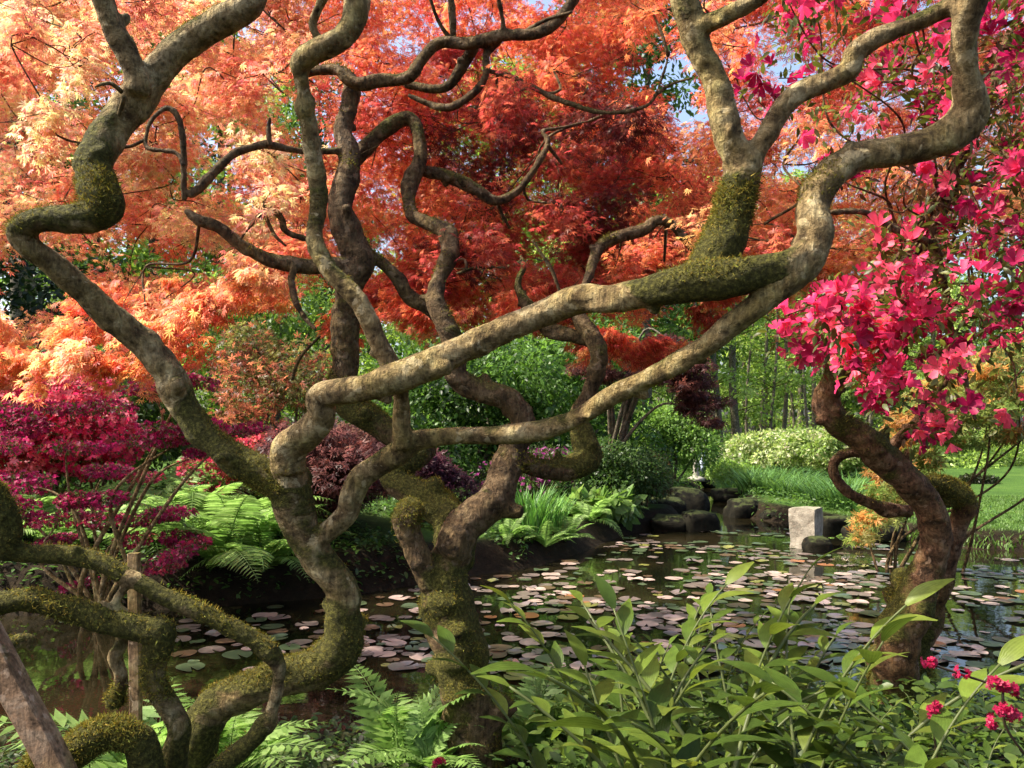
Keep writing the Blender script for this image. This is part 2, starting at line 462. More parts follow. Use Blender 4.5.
g = Geo()
xs = np.linspace(16, 70, 28); lo = 43 + 1.0 * np.sin(xs * 0.12); 
z0 = ground_z(xs, lo); z1 = ground_z(xs, lo + 6)
v = np.concatenate([np.stack([xs, lo, z0 + 0.05], 1), np.stack([xs, lo + 6, z1 + 0.05], 1)])
k = np.arange(27); g.add(v, np.stack([k, k + 1, k + 29, k + 28], 1))
tag(g.build('path', M['path']), kind='structure')

# ------------------------------------------------------------------ skeleton trees
def branch(pts, D0, D1, moss=0.2, wob=0.0, seed=0):
    """pts: (px, py, width px); the distance runs from D0 to D1 along the branch."""
    p = np.array(pts, float); L = np.concatenate([[0], np.cumsum(np.hypot(np.diff(p[:, 0]), np.diff(p[:, 1])))]); L /= L[-1]
    D = D0 + (D1 - D0) * L
    if wob: D = D + wob * np.sin(L * 9 + seed) * np.sin(L * math.pi)
    out = [(*P(a[0], a[1], d), a[2] / 2 / F * d, moss if len(pts[0]) < 4 else a[3]) for a, d in zip(p, D)]
    return np.array(out)

class Tree:
    def __init__(self, root, voxel, bark, slim=1.0, stubs=2.5):
        self.slim = slim; self.stubs = stubs; self.rg = np.random.default_rng(int(voxel * 1e5)); self.root = root; self.voxel = voxel; self.bark = bark; self.br = []; self.samp = []; self.knots = []
    def add(self, name, arr):
        s = spline(arr, 0.012); s[:, 3] = np.maximum(s[:, 3], 0.002)
        # slow irregular swelling like knots
        k = fbm(s[:, :3], 16.0, 2); s[:, 3] *= self.slim * (1 + 0.2 * k)
        fade = np.sin(np.linspace(0, math.pi, len(s))) ** .5
        for a_ in range(3): s[:, a_] += s[:, 3] * fade * (0.34 * fbm(s[:, :3] + 7.3 * a_, 11.0, 2) + 0.15 * fbm(s[:, :3] + 3.1 * a_, 34.0, 1))
        self.br.append((name, s))
        Lb = np.linalg.norm(np.diff(s[:, :3], axis=0), axis=1).sum()
        if name != 'twig' and s[:, 3].max() > .011:
            tg = unit(np.gradient(s[:, :3], axis=0))
            for _ in range(int(Lb * self.stubs + self.rg.random())):
                i_ = self.rg.integers(3, len(s) - 3); r = s[i_, 3]; d = rand_dirs(1, self.rg)[0]; d = unit((d - (d @ tg[i_]) * tg[i_] + tg[i_] * .5)[None])[0]
                p0 = s[i_, :3] + d * r * .4; ln = r * self.rg.uniform(.9, 1.7); rr = r * self.rg.uniform(.3, .55)
                pts = np.array([(*p0, rr * 1.3, s[i_, 4]), (*(p0 + d * ln * .6), rr, s[i_, 4]), (*(p0 + d * ln), rr * .8, s[i_, 4])])
                self.knots.append(pts)
    def allsamp(self): return np.vstack([s for _, s in self.br])
    def build(self):
        o0 = np.array(self.root.location)
        big = [(n_, s) for n_, s in self.br if s[:, 3].max() > self.voxel * 1.5]
        thin = [(n_, s) for n_, s in self.br if s[:, 3].max() <= self.voxel * 1.5]
        g = Geo()
        for n_, s in big: tube(g, s[:, :3], s[:, 3], 14, lump=0.0)
        for kn in self.knots: tube(g, kn[:, :3], kn[:, 3], 9)
        me = g.mesh('tmp', self.bark); o = bpy.data.objects.new('tmp', me); COL.objects.link(o)
        md = o.modifiers.new('r', 'REMESH'); md.mode = 'VOXEL'; md.voxel_size = self.voxel; md.adaptivity = 0
        ms = o.modifiers.new('s', 'SMOOTH'); ms.factor = 0.6; ms.iterations = 5
        dg = bpy.context.evaluated_depsgraph_get(); dg.update()
        ev = o.evaluated_get(dg); m2 = ev.to_mesh()
        nv = len(m2.vertices); co = np.zeros(nv * 3, np.float32); m2.vertices.foreach_get('co', co); co = co.reshape(-1, 3).astype(float)
        no = np.zeros(nv * 3, np.float32); m2.vertices.foreach_get('normal', no); no = no.reshape(-1, 3).astype(float)
        nl = len(m2.loops); vi = np.zeros(nl, np.int32); m2.loops.foreach_get('vertex_index', vi)
        fq = vi.reshape(-1, 4).astype(int)
        ev.to_mesh_clear(); bpy.data.objects.remove(o)
        # nearest skeleton sample
        allc = np.vstack([s for _, s in big]); bid = np.concatenate([np.full(len(s), i_) for i_, (_, s) in enumerate(big)])
        kd = kdtree.KDTree(len(allc))
        for i_, p in enumerate(allc): kd.insert(p[:3], i_)
        kd.balance()
        near = np.array([kd.find(p)[1] for p in co])
        r = allc[near, 3]; mossy = allc[near, 4]
        q = co
        disp = 0.16 * r * fbm(q, 13.0, 2) + 0.17 * r * fbm(q, 30.0, 2) + 0.004 * fbm(q, 95.0, 2) + np.maximum(0, fbm(q, 38.0, 1) - 0.55) * 0.03 * (r > .02)
        disp += np.clip(mossy + .5 * fbm(q, 10.0, 2) - .35, 0, 1) * 0.007 * (0.6 + fbm(q, 70.0, 2)) * (r > .015)
        co = co + no * disp[:, None]
        # recompute normals
        fn = np.cross(co[fq[:, 2]] - co[fq[:, 0]], co[fq[:, 3]] - co[fq[:, 1]])
        vn = np.zeros_like(co)
        for k_ in range(4): np.add.at(vn, fq[:, k_], fn)
        vn = unit(vn)
        mo = np.clip(mossy * (1 + .3 * fbm(q, 22.0, 2)) + 0.34 * fbm(q, 9.0, 3), 0, 1)
        fb = bid[near[fq[:, 0]]]
        self.surf = (co, vn, mo, r)
        for i_, (nm, s) in enumerate(big):
            ff = fq[fb == i_]
            if len(ff) == 0: continue
            used, inv = np.unique(ff.ravel(), return_inverse=True)
            g = Geo(); c = np.stack([mo[used], mo[used] * 0, mo[used] * 0], 1)
            g.add(co[used] - o0, inv.reshape(-1, 4), c)
            ob = g.build(nm, self.bark, self.root)
            ob.data.normals_split_custom_set_from_vertices([tuple(x) for x in vn[used]])
        for nm, s in thin:
            g = Geo(); tube(g, s[:, :3] - o0, s[:, 3], 7, (0.1, 0, 0), lump=0.25)
            g.build(nm, self.bark, self.root)
    def moss(self, count, length, rng, thr=0.5):
        co, vn, mo, r = self.surf; o0 = np.array(self.root.location)
        wgt = np.clip(mo + 0.25 * vn[:, 2] + 0.75 * fbm(co, 10.0, 2) + 0.45 * fbm(co, 31.0, 1) - thr, 0, 1) ** 1.3
        if wgt.sum() <= 0: return
        idx = rng.choice(len(co), count, p=wgt / wgt.sum())
        p = co[idx] + rng.normal(size=(count, 3)) * 0.003
        d = unit(vn[idx] + rng.normal(size=(count, 3)) * 0.75 + np.array([0, 0, 0.15]))
        R = rot_from(rand_dirs(count, rng), d)
        c = np.array([0.13, 0.12, 0.022]) * (1 + rng.uniform(-.5, .9, (count, 1))) * (1 + 0.35 * fbm(p, 9, 2)[:, None])
        c[:, 0] *= rng.uniform(0.8, 1.3, count)
        g = Geo(); scatter(g, T_MOSS, p - o0, R, length * rng.uniform(.4, 1.3, count) * (1 + .5 * fbm(p, 26, 1)), c)
        tag(g.build('moss', M['moss'], self.root), kind='stuff')

# ---- A: pale barked tree whose limbs cross the whole picture
rootA = thing('twisted_tree', P(200, 790, 2.6), 'pale barked twisted tree whose long bare limbs cross the whole view to the right', 'tree')
TA = Tree(rootA, 0.0065, M['bark_pale'], .9)
m5 = .5
TA.add('trunk', branch([(196, 800, 52, .6), (196, 737, 48, .6), (212, 706, 44, .55), (240, 692, 40, .5), (273, 682, 40, .55), (306, 671, 38, .6), (330, 660, 42, .7), (344, 640, 40, .7), (345, 612, 34, .5), (345, 592, 33, .3), (334, 575, 36, .25), (316, 554, 37, .3), (302, 527, 40, .35), (292, 494, 44, .4), (290, 468, 40, .3)], 2.6, 2.45))
TA.add('branch', branch([(297, 500, 34, .5), (270, 480, 36, .6), (236, 458, 35, .65), (204, 433, 33, .6), (186, 405, 34, .45), (173, 380, 34, .2), (148, 348, 33, .1), (105, 312, 33, .12), (62, 272, 32, .15), (30, 243, 32, .35), (24, 228, 30, .5), (44, 219, 29, .55), (78, 217, 36, .6), (104, 206, 40, .75), (98, 188, 44, .75), (92, 165, 42, .65), (100, 142, 42, .5), (116, 120, 42, .3), (133, 97, 40, .1), (148, 80, 34, .1), (168, 60, 30, .15), (190, 43, 28, .2), (223, 23, 28, .15), (246, 10, 27, .1), (256, -8, 24, .1), (262, -40, 22, .1)], 2.45, 2.25, wob=.12))
TA.add('branch', branch([(137, 92, 34, .1), (130, 64, 27, .05), (114, 28, 26, .05), (102, -4, 25, .05), (94, -45, 24, .05)], 2.3, 2.2))
TA.add('branch', branch([(290, 470, 38, .3), (290, 448, 36, .25), (311, 431, 30, .2), (324, 414, 28, .15), (320, 396, 28, .15), (342, 391, 30, .15), (371, 386, 30, .1), (392, 379, 34, .05), (417, 370, 34, .05), (456, 351, 34, .05), (503, 329, 34, .05), (550, 309, 34, .05), (579, 298, 37, .02), (604, 297, 32, .05), (632, 292, 32, .2), (652, 289, 36, .6), (690, 281, 44, .95), (722, 278, 44, .95), (750, 272, 36, .8), (776, 267, 32, .5), (796, 258, 28, .2), (808, 245, 22, .2)], 2.42, 2.03, wob=-.08))
TA.add('branch', branch([(700, 280, 44, .9), (716, 250, 48, .95), (729, 222, 42, .85), (739, 192, 36, .55), (741, 168, 42, .2), (728, 145, 34, .1), (719, 110, 30, .05), (710, 78, 29, .05), (697, 50, 28, .15), (689, 25, 31, .35), (683, 0, 32, .3), (676, -40, 32, .2)], 2.13, 2.05))
TA.add('branch', branch([(690, 30, 26, .2), (702, 24, 22, .2), (729, 12, 20, .2), (757, -2, 18, .1), (785, -26, 16, .1)], 2.06, 1.95))
TA.add('branch', branch([(743, 180, 34, .3), (757, 150, 24, .1), (778, 115, 22, .15), (795, 97, 22, .2), (831, 80, 21, .15), (850, 68, 22, .1), (852, 54, 22, .05), (874, 39, 22, .1), (905, 27, 20, .3), (936, 14, 21, .3), (962, -2, 20, .1), (1000, -24, 18, .1)], 2.11, 1.95))
TA.add('branch', branch([(310, 548, 26, .3), (322, 536, 24, .3), (346, 515, 24, .15), (352, 495, 27, .1), (360, 478, 27, .1), (378, 466, 27, .1), (398, 454, 28, .15), (417, 442, 24, .1), (456, 436, 23, .1), (503, 434, 23, .05), (550, 428, 25, .05), (581, 416, 21, .1), (612, 394, 22, .1), (651, 376, 22, .15), (690, 354, 24, .15), (710, 342, 24, .1), (741, 316, 26, .1), (772, 289, 30, .1), (797, 263, 38, .15), (811, 236, 36, .1), (813, 208, 33, .15), (829, 180, 34, .25), (858, 157, 31, .15), (888, 152, 36, .0), (925, 144, 38, .0), (956, 130, 42, .0), (973, 107, 42, .0), (968, 78, 32, .1), (964, 47, 30, .1), (970, 0, 33, .0), (976, -45, 32, .0)], 2.47, 1.9, wob=.1))
TA.add('branch', branch([(403, 448, 22, .3), (402, 432, 20, .2), (401, 398, 19, .15), (393, 368, 21, .15), (376, 338, 21, .1), (365, 314, 22, .1), (352, 293, 21, .1), (334, 277, 22, .15), (320, 257, 21, .2), (315, 234, 19, .2), (318, 207, 20, .4), (315, 180, 21, .4), (311, 152, 20, .4), (307, 118, 18, .3), (304, 90, 17, .2), (301, 66, 20, .1), (314, 54, 22, .1), (333, 45, 25, .15), (350, 28, 28, .2), (357, 2, 31, .1), (360, -40, 30, .1)], 2.4, 2.25, wob=-.06))
TA.add('branch', branch([(325, 50, 12, .1), (316, 36, 11, .1), (313, 22, 10, .1), (322, 2, 11, .1), (332, -25, 10, .1)], 2.3, 2.2))
TA.add('twig', branch([(122, 92, 6, .1), (112, 84, 5, .1), (103, 84, 4, .1), (95, 87, 2, .1)], 2.27, 2.2))
TA.add('twig', branch([(116, 123, 6, .1), (124, 96, 6, .1)], 2.3, 2.25))
TA.build(); TA.moss(26000, 0.010, np.random.default_rng(1), 0.55)

# ---- E: low mossy tree at the lower left
rootE = thing('mossy_tree', P(172, 795, 2.3), 'low moss covered twisted tree with bare arms reaching in from the left edge', 'tree')
TE = Tree(rootE, 0.0065, M['bark_pale'], .95)
TE.add('trunk', branch([(172, 800, 30, .6), (177, 750, 26, .5), (180, 726, 26, .45), (166, 702, 26, .4), (153, 677, 26, .45), (157, 652, 28, .6), (163, 632, 30, .7), (148, 628, 28, .7), (118, 623, 24, .5), (98, 616, 27, .6), (70, 607, 27, .75), (32, 600, 26, .7), (0, 603, 26, .6), (-60, 606, 28, .6)], 2.3, 2.15))
TE.add('branch', branch([(200, 800, 24, .5), (222, 766, 22, .6), (256, 736, 20, .6), (272, 708, 17, .4), (279, 680, 15, .3), (278, 660, 17, .3), (264, 644, 19, .6), (234, 628, 20, .6), (203, 613, 20, .5), (168, 597, 19, .5), (129, 577, 19, .55), (90, 560, 18, .7), (51, 555, 18, .75), (16, 553, 20, .6), (-40, 548, 22, .6)], 2.3, 2.2))
TE.add('branch', branch([(4, 556, 26, .6), (6, 530, 26, .6), (0, 508, 26, .6), (-20, 480, 26, .6)], 2.2, 2.15))
TE.add('branch', branch([(144, 800, 36, .6), (146, 765, 34, .55), (138, 743, 30, .75), (116, 735, 30, .9), (92, 741, 34, .95), (66, 757, 32, .9), (30, 775, 34, .9)], 2.15, 2.1))
TE.add('branch', branch([(127, 618, 12, .1), (115, 603, 11, .0), (124, 588, 10, .0), (133, 575, 10, .0)], 2.25, 2.22))
TE.add('branch', branch([(126, 624, 14, .2), (121, 645, 13, .1), (115, 656, 14, .0), (121, 675, 14, .1), (119, 690, 16, .5), (114, 706, 18, .6)], 2.26, 2.3))
TE.add('branch', branch([(-20, 648, 20, .5), (8, 646, 18, .4), (24, 640, 16, .2), (34, 646, 14, .3)], 2.4, 2.5))
TE.build(); TE.moss(17000, 0.011, np.random.default_rng(2), 0.5)

# ---- B: central maple
rootB = thing('red_maple', P(475, 800, 3.2), 'moss covered twisted maple with a red and orange feathery crown at the centre', 'tree')
TB = Tree(rootB, 0.0075, M['bark_brown'], .95)
TB.add('trunk', branch([(480, 830, 92, .5), (476, 780, 76, .35), (473, 741, 64, .3), (469, 715, 64, .35), (465, 687, 60, .5), (458, 655, 58, .55), (449, 620, 58, .45), (441, 592, 52, .55), (445, 570, 48, .6), (455, 548, 44, .6), (455, 526, 42, .6), (442, 508, 34, .6), (426, 498, 30, .5), (405, 487, 28, .4), (392, 477, 28, .35), (395, 466, 30, .5), (413, 459, 32, .4), (424, 450, 30, .1), (409, 441, 30, .2), (389, 433, 30, .25), (365, 417, 30, .4), (344, 402, 26, .5), (340, 385, 28, .5), (345, 367, 29, .2), (347, 328, 29, .1), (348, 301, 26, .2), (350, 281, 32, .0), (359, 260, 34, .0), (347, 236, 32, .05), (340, 210, 28, .0), (348, 182, 28, .1), (350, 158, 24, .2), (342, 130, 20, .2), (349, 106, 18, .1), (352, 86, 16, .1), (342, 72, 14, .1), (320, 70, 12, .1), (305, 74, 10, .1)], 3.2, 3.7, wob=-.15))
TB.add('branch', branch([(432, 585, 30, .4), (420, 560, 27, .3), (409, 535, 27, .35), (408, 515, 30, .5), (416, 505, 24, .5)], 3.22, 3.2))
TB.add('branch', branch([(450, 556, 38, .3), (462, 528, 38, .15), (478, 514, 36, .05), (496, 500, 38, .0), (506, 474, 34, .0), (513, 447, 32, .0), (525, 422, 30, .1), (506, 401, 26, .2), (480, 391, 25, .2), (457, 380, 27, .1), (457, 355, 25, .2), (447, 328, 25, .1), (437, 302, 20, .1), (438, 285, 17, .2), (448, 256, 19, .2), (449, 234, 19, .2), (433, 224, 17, .3), (413, 214, 16, .2), (409, 186, 16, .2), (420, 157, 15, .2), (418, 130, 14, .2), (408, 118, 14, .3), (386, 129, 16, .4), (362, 152, 18, .3), (350, 166, 16, .2)], 3.25, 3.75, wob=.12))
TB.add('branch', branch([(512, 452, 24, .1), (527, 464, 22, .3), (550, 469, 21, .5), (573, 465, 26, .5), (588, 455, 30, .6), (583, 438, 28, .5), (577, 415, 17, .3), (588, 395, 18, .2), (595, 372, 19, .2), (599, 352, 17, .2), (590, 332, 16, .2), (578, 316, 14, .2), (583, 292, 11, .2), (590, 272, 12, .2), (598, 250, 12, .2), (614, 238, 12, .3), (644, 230, 12, .3), (659, 220, 11, .2), (675, 228, 10, .2), (692, 250, 8, .2)], 3.4, 3.9, wob=.1))
TB.add('branch', branch([(594, 342, 14, .2), (573, 336, 12, .2), (545, 327, 10, .2), (529, 308, 14, .2), (519, 292, 9, .2), (517, 281, 8, .2), (524, 265, 6, .2), (520, 255, 4, .1)], 3.6, 3.7))
TB.add('branch', branch([(440, 318, 18, .2), (425, 306, 16, .2), (407, 296, 15, .1), (392, 272, 13, .1), (374, 257, 13, .1), (360, 250, 12, .1)], 3.62, 3.55))
TB.add('branch', branch([(352, 268, 20, .1), (330, 266, 16, .1), (305, 266, 16, .2), (273, 260, 16, .2), (243, 245, 14, .1), (220, 228, 13, .0), (200, 221, 12, .0), (185, 210, 7, .0)], 3.5, 3.3))
TB.add('branch', branch([(295, 266, 10, .2), (291, 282, 9, .2), (296, 302, 8, .1), (305, 318, 7, .1), (316, 330, 5, .1)], 3.4, 3.3))
TB.add('branch', branch([(348, 150, 10, .1), (318, 152, 8, .1), (293, 150, 8, .1), (268, 145, 9, .1), (250, 149, 9, .1), (230, 157, 10, .2), (211, 176, 11, .2), (200, 188, 10, .1), (190, 196, 7, .1)], 3.55, 3.3))
TB.add('branch', branch([(305, 72, 10, .1), (335, 70, 12, .1), (352, 82, 12, .1), (380, 82, 11, .1), (410, 76, 12, .2), (422, 60, 12, .2), (440, 42, 12, .2), (468, 42, 13, .2), (503, 35, 12, .2), (534, 33, 12, .2), (555, 22, 12, .1), (573, 0, 12, .1), (590, -30, 11, .1)], 3.6, 3.3))
TB.add('branch', branch([(475, 46, 12, .1), (462, 66, 12, .1), (450, 84, 11, .1), (435, 88, 10, .1), (405, 84, 8, .1)], 3.5, 3.6))
TB.add('branch', branch([(500, 38, 10, .1), (486, 55, 8, .1), (486, 74, 8, .1), (472, 94, 8, .2), (448, 107, 9, .2), (425, 102, 7, .1), (408, 95, 5, .1)], 3.45, 3.5))
TB.add('branch', branch([(421, 170, 12, .2), (448, 176, 12, .2), (474, 188, 11, .1), (495, 200, 10, .1), (519, 189, 9, .1), (541, 158, 8, .1), (548, 141, 6, .1), (542, 131, 5, .1), (560, 128, 4, .1), (589, 121, 3, .1)], 3.75, 3.9))
def twig(pts, D0, D1): TB.add('twig', branch([(a, b_, c_, .1) for a, b_, c_ in pts], D0, D1))
twig([(486, 70, 6), (515, 78, 6), (550, 96, 6.5), (570, 104, 6), (605, 113, 5.5), (646, 106, 5), (660, 84, 4), (670, 50, 3)], 3.5, 3.3)
twig([(654, 96, 4), (672, 84, 3), (692, 78, 2)], 3.35, 3.3)
twig([(454, 40, 7), (452, 18, 8), (450, -15, 8)], 3.5, 3.4)
twig([(503, 36, 6), (502, 18, 6), (497, -10, 6)], 3.4, 3.3)
twig([(450, 38, 5), (438, 20, 4), (428, -10, 4)], 3.5, 3.4)
twig([(520, 34, 5), (545, 20, 4), (572, 12, 3)], 3.4, 3.3)
twig([(270, 146, 6), (268, 130, 6), (270, 117, 4)], 3.4, 3.4)
twig([(184, 200, 6), (184, 170, 6), (181, 125, 6), (168, 108, 6), (152, 120, 5), (147, 133, 5), (148, 148, 5), (176, 153, 5), (184, 166, 5)], 3.3, 3.2)
twig([(306, 239, 6), (286, 232, 7), (282, 220, 8), (274, 210, 8), (264, 211, 6), (252, 224, 5), (240, 240, 4)], 3.4, 3.3)
twig([(264, 213, 4), (274, 234, 4), (286, 246, 2)], 3.35, 3.35)
twig([(547, 145, 5), (556, 156, 4), (562, 164, 3)], 3.85, 3.9)
twig([(498, 204, 5), (503, 216, 4), (510, 228, 3)], 3.85, 3.9)
twig([(456, 274, 4), (478, 267, 4), (503, 268, 5), (520, 262, 5)], 3.7, 3.7)
twig([(562, 298, 4), (552, 272, 4), (540, 252, 3), (532, 240, 2)], 3.7, 3.7)
twig([(320, 336, 3), (300, 358, 4), (292, 380, 4)], 3.5, 3.6)
twig([(690, 240, 5), (703, 226, 5), (720, 232, 4), (745, 226, 3), (775, 225, 3), (797, 240, 3)], 3.8, 3.5)
twig([(830, 212, 7), (862, 211, 8), (880, 220, 8), (900, 232, 8), (925, 240, 6)], 2.4, 2.5)
TB.build(); TB.moss(20000, 0.012, np.random.default_rng(3), 0.5)

# ---- C: azalea tree at the right
rootC = thing('azalea_tree', P(895, 740, 4.0), 'dark twisted trunked azalea tree at the right carrying bright pink blossom', 'tree')
TC = Tree(rootC, 0.009, M['bark_red'], .87)
TC.add('trunk', branch([(880, 790, 70, .5), (884, 730, 60, .5), (890, 690, 52, .45), (892, 655, 50, .5), (900, 625, 48, .4), (916, 598, 44, .3), (929, 565, 40, .2), (933, 535, 36, .05), (928, 508, 38, .1), (912, 484, 38, .3), (884, 462, 36, .4), (858, 438, 34, .4), (834, 417, 28, .3), (827, 400, 28, .2), (837, 380, 28, .5), (845, 355, 28, .3), (855, 332, 27, .1), (872, 300, 24, .1), (900, 262, 20, .1), (935, 220, 18, .1), (955, 170, 16, .1), (985, 110, 14, .1), (1010, 30, 12, .1)], 4.0, 3.1))
TC.add('trunk', branch([(925, 790, 46, .6), (922, 720, 40, .6), (920, 685, 38, .7), (912, 655, 36, .7), (924, 630, 32, .5), (936, 597, 26, .2), (947, 560, 26, .1), (957, 528, 24, .1), (964, 505, 26, .3), (954, 492, 24, .6), (940, 486, 20, .7), (928, 482, 16, .6)], 4.15, 3.8))
TC.add('branch', branch([(910, 512, 14, .1), (890, 508, 14, .1), (868, 503, 14, .1), (850, 493, 13, .1), (838, 482, 13, .1), (833, 466, 13, .2), (842, 455, 12, .2), (862, 450, 12, .2)], 3.85, 3.75))
TC.add('branch', branch([(884, 458, 20, .1), (898, 440, 14, .1), (915, 422, 12, .1), (925, 402, 9, .1), (950, 380, 7, .1)], 3.8, 3.5))
TC.add('branch', branch([(975, 420, 6, .1), (952, 330, 9, .1), (945, 290, 9, .1), (938, 262, 10, .1), (932, 246, 10, .2), (900, 230, 9, .1), (862, 212, 8, .1), (828, 212, 6, .1)], 3.3, 2.6))
rng = np.random.default_rng(8)
for k in range(46):                        # dark slender twigs inside the blossom
    s = TC.br[0][1]; a = s[int(len(s) * rng.uniform(0.72, 0.99))][:3]
    e = P(rng.uniform(760, 1080), rng.uniform(-40, 420), rng.uniform(2.5, 3.6))
    mid = (a + e) / 2 + rng.normal(size=3) * 0.12
    arr = np.array([(*a, .007, 0.1), (*((a + mid) / 2 + rng.normal(size=3) * .05), .006, .1), (*mid, .005, .1), (*((mid + e) / 2 + rng.normal(size=3) * .06), .004, .1), (*e, .0025, .1)])
    TC.add('twig', arr)
TC.build(); TC.moss(12000, 0.016, np.random.default_rng(4), 0.5)

# crown of C: blossom and olive leaves
def region_c(px, py):
    # how likely foliage stands at this place of the view of the tree
    edge = np.interp(py, [-60, 0, 60, 130, 200, 250, 300, 330, 380, 430, 460], [690, 715, 735, 790, 860, 860, 785, 778, 865, 905, 1100])
    return px > edge
rng = np.random.default_rng(21)
cl = []
while len(cl) < 265:
    px, py = rng.uniform(700, 1130), rng.uniform(-90, 440)
    if not region_c(px, py): continue
    low = 280 < py < 440
    if not low and rng.random() < (0.42 if px > 860 else 0.6): continue
    if py > 350 and px > 950 and rng.random() < .85: continue
    cl.append((px, py, rng.uniform(2.35, 3.5)))
oC = np.array(rootC.location)
gf, gl = Geo(), Geo()
for px, py, D in cl:
    low = 250 < py < 440
    c = P(px, py, D); nf = rng.integers(3, 8) + (4 if low and px < 930 else 0)
    if py < 270 and rng.random() < .25: nf = rng.integers(0, 3)
    out = unit(np.array([rng.normal(), -0.9 + rng.normal() * .5, rng.normal() * .6]))
    d = unit(out + rng.normal(size=(nf, 3)) * 0.65)
    p = c + d * 0.045 + rng.normal(size=(nf, 3)) * 0.028
    R = rot_from(rand_dirs(nf, rng), d)
    bright = rng.random()
    base = np.array([0.74, 0.05, 0.16]) if bright > .42 else np.array([0.38, 0.012, 0.08])  # dark clusters paint shaded blossom, the brighter ones lit blossom
    if bright > .75: base = np.array([0.88, 0.11, 0.19])
    scatter(gf, tm_flower(rng.uniform(.45, 1.15)), p - oC, R, rng.uniform(.023, .037, nf), base, .25, rng)
    nl = rng.integers(24, 46)
    d = unit(rng.normal(size=(nl, 3)) + out * .3 + np.array([0, 0, .2]))
    p = c + d * rng.uniform(.02, .11, (nl, 1)) + rng.normal(size=(nl, 3)) * .02
    R = rot_from(d, rand_dirs(nl, rng) + np.array([0, 0, 1.2]))
    base = np.array([0.07, 0.085, 0.02]) if rng.random() > .35 else (np.array([0.15, 0.17, 0.04]) if rng.random() > .4 else np.array([.10, .05, .02]))
    scatter(gl, tm_leaf(.22, 3), p - oC, R, rng.uniform(.022, .042, nl), base, .4, rng)
tag(gf.build('blossom', M['petal'], rootC), kind='stuff'); gl.build('crown', M['leaf'], rootC)

# crown of B: feathery pads
def colour_b(px, py, rng):
    k = rng.random()
    if px < 290 and py < 170: c = (0.87, 0.44, 0.27) if k > .5 else ((0.90, 0.62, 0.40) if k > .25 else (.82, .30, .20))  # pale peach puts the sun's bleaching of the upper left into the leaf colour
    elif px < 330: c = (0.85, 0.36, 0.21) if k > .5 else ((0.80, 0.23, 0.14) if k > .2 else (0.88, .54, .32))
    elif px < 440: c = (0.79, 0.22, 0.12) if k > .35 else ((0.84, 0.36, 0.19) if k > .15 else (.6, .12, .09))
    elif 400 < px < 640 and 90 < py < 270: c = (0.42, 0.075, 0.055) if k > .55 else ((0.16, 0.035, 0.035) if k > .18 else (.74, .2, .1))  # maroon leaf colour carries the shade in the middle of the crown
    elif py < 110: c = (0.74, 0.19, 0.10) if k > .4 else ((0.84, 0.33, 0.17) if k > .25 else (.5, .1, .08))
    elif px < 700: c = (0.78, 0.23, 0.12) if k > .35 else (.45, .09, .06)
    else: c = (0.82, 0.34, 0.17) if k > .35 else (0.62, 0.16, 0.10)
    return np.array(c)
HOLES = [(668, 62, 34, 45), (205, 172, 26, 22), (340, 128, 14, 12), (205, 245, 40, 14), (450, 20, 10, 10), (90, 250, 60, 26), (700, 115, 14, 12), (20, 260, 30, 50), (655, 190, 22, 14)]
def in_hole(px, py, f=1.0):
    return any(((px - a) / (c_ * f)) ** 2 + ((py - b_) / (d__ * f)) ** 2 < 1 for a, b_, c_, d__ in HOLES)
def lower_b(px):   # lower edge of the crown in the view of it
    return np.interp(px, [-200, 0, 60, 130, 200, 260, 330, 400, 470, 540, 620, 700, 760, 820, 900, 1100], [380, 372, 350, 360, 300, 265, 285, 330, 300, 300, 330, 320, 300, 300, 280, 250])
rng = np.random.default_rng(33)
oB = np.array(rootB.location)
gm, gt = Geo(), Geo()
sampB = TB.allsamp()[:, :3]
kdB = kdtree.KDTree(len(sampB))
for i_, p in enumerate(sampB): kdB.insert(p, i_)
kdB.balance()
def pad(px, py, D, a, h, nleaf, col, size=0.048, tmpl=T_MAPLE, gm=gm, org=oB, bias=(0, 0, 0)):
    c = P(px, py, D)
    th = rng.uniform(0, 6.283, nleaf); r = np.sqrt(rng.random(nleaf)) * a
    sk = rng.normal(0, 1, nleaf) * h
    tilt = rng.normal(size=2) * 0.3
    off = np.stack([r * np.cos(th), r * np.sin(th) * 0.8, sk * (1 - .6 * (r / a) ** 2) - 0.22 * r ** 2 / a], 1)
    off[:, 2] += off[:, 0] * tilt[0] + off[:, 1] * tilt[1]
    # clumps inside the pad along a few sprays
    ns = 9; sa = rng.uniform(0, 6.283, ns); kk = rng.integers(0, ns, nleaf)
    sd_ = np.stack([np.cos(sa), np.sin(sa) * .8], 1)[kk] * (rng.uniform(.1, 1.05, (nleaf, 1)) * a)
    pull = 0.55; off[:, :2] = off[:, :2] * (1 - pull) + sd_ * pull
    pos = c + off
    d = unit(np.stack([off[:, 0], off[:, 1], -0.28 * a + 0 * r], 1) + rng.normal(size=(nleaf, 3)) * 0.30 * a + np.array(bias) * a)
    nrm = np.array([0, 0, 1.0]) + rng.normal(size=(nleaf, 3)) * 0.33
    cv = col * (1 + 0.28 * fbm(pos, 6.0, 2)[:, None]); cv = cv * rng.uniform(.65, 1.3, (nleaf, 1))
    cv[:, 1] *= rng.uniform(.6, 1.5, nleaf)
    scatter(gm, tmpl, pos - org, rot_from(d, nrm), size * rng.uniform(.6, 1.2, nleaf), np.clip(cv, 0, .9))
    return c
pads = []
tries = 0
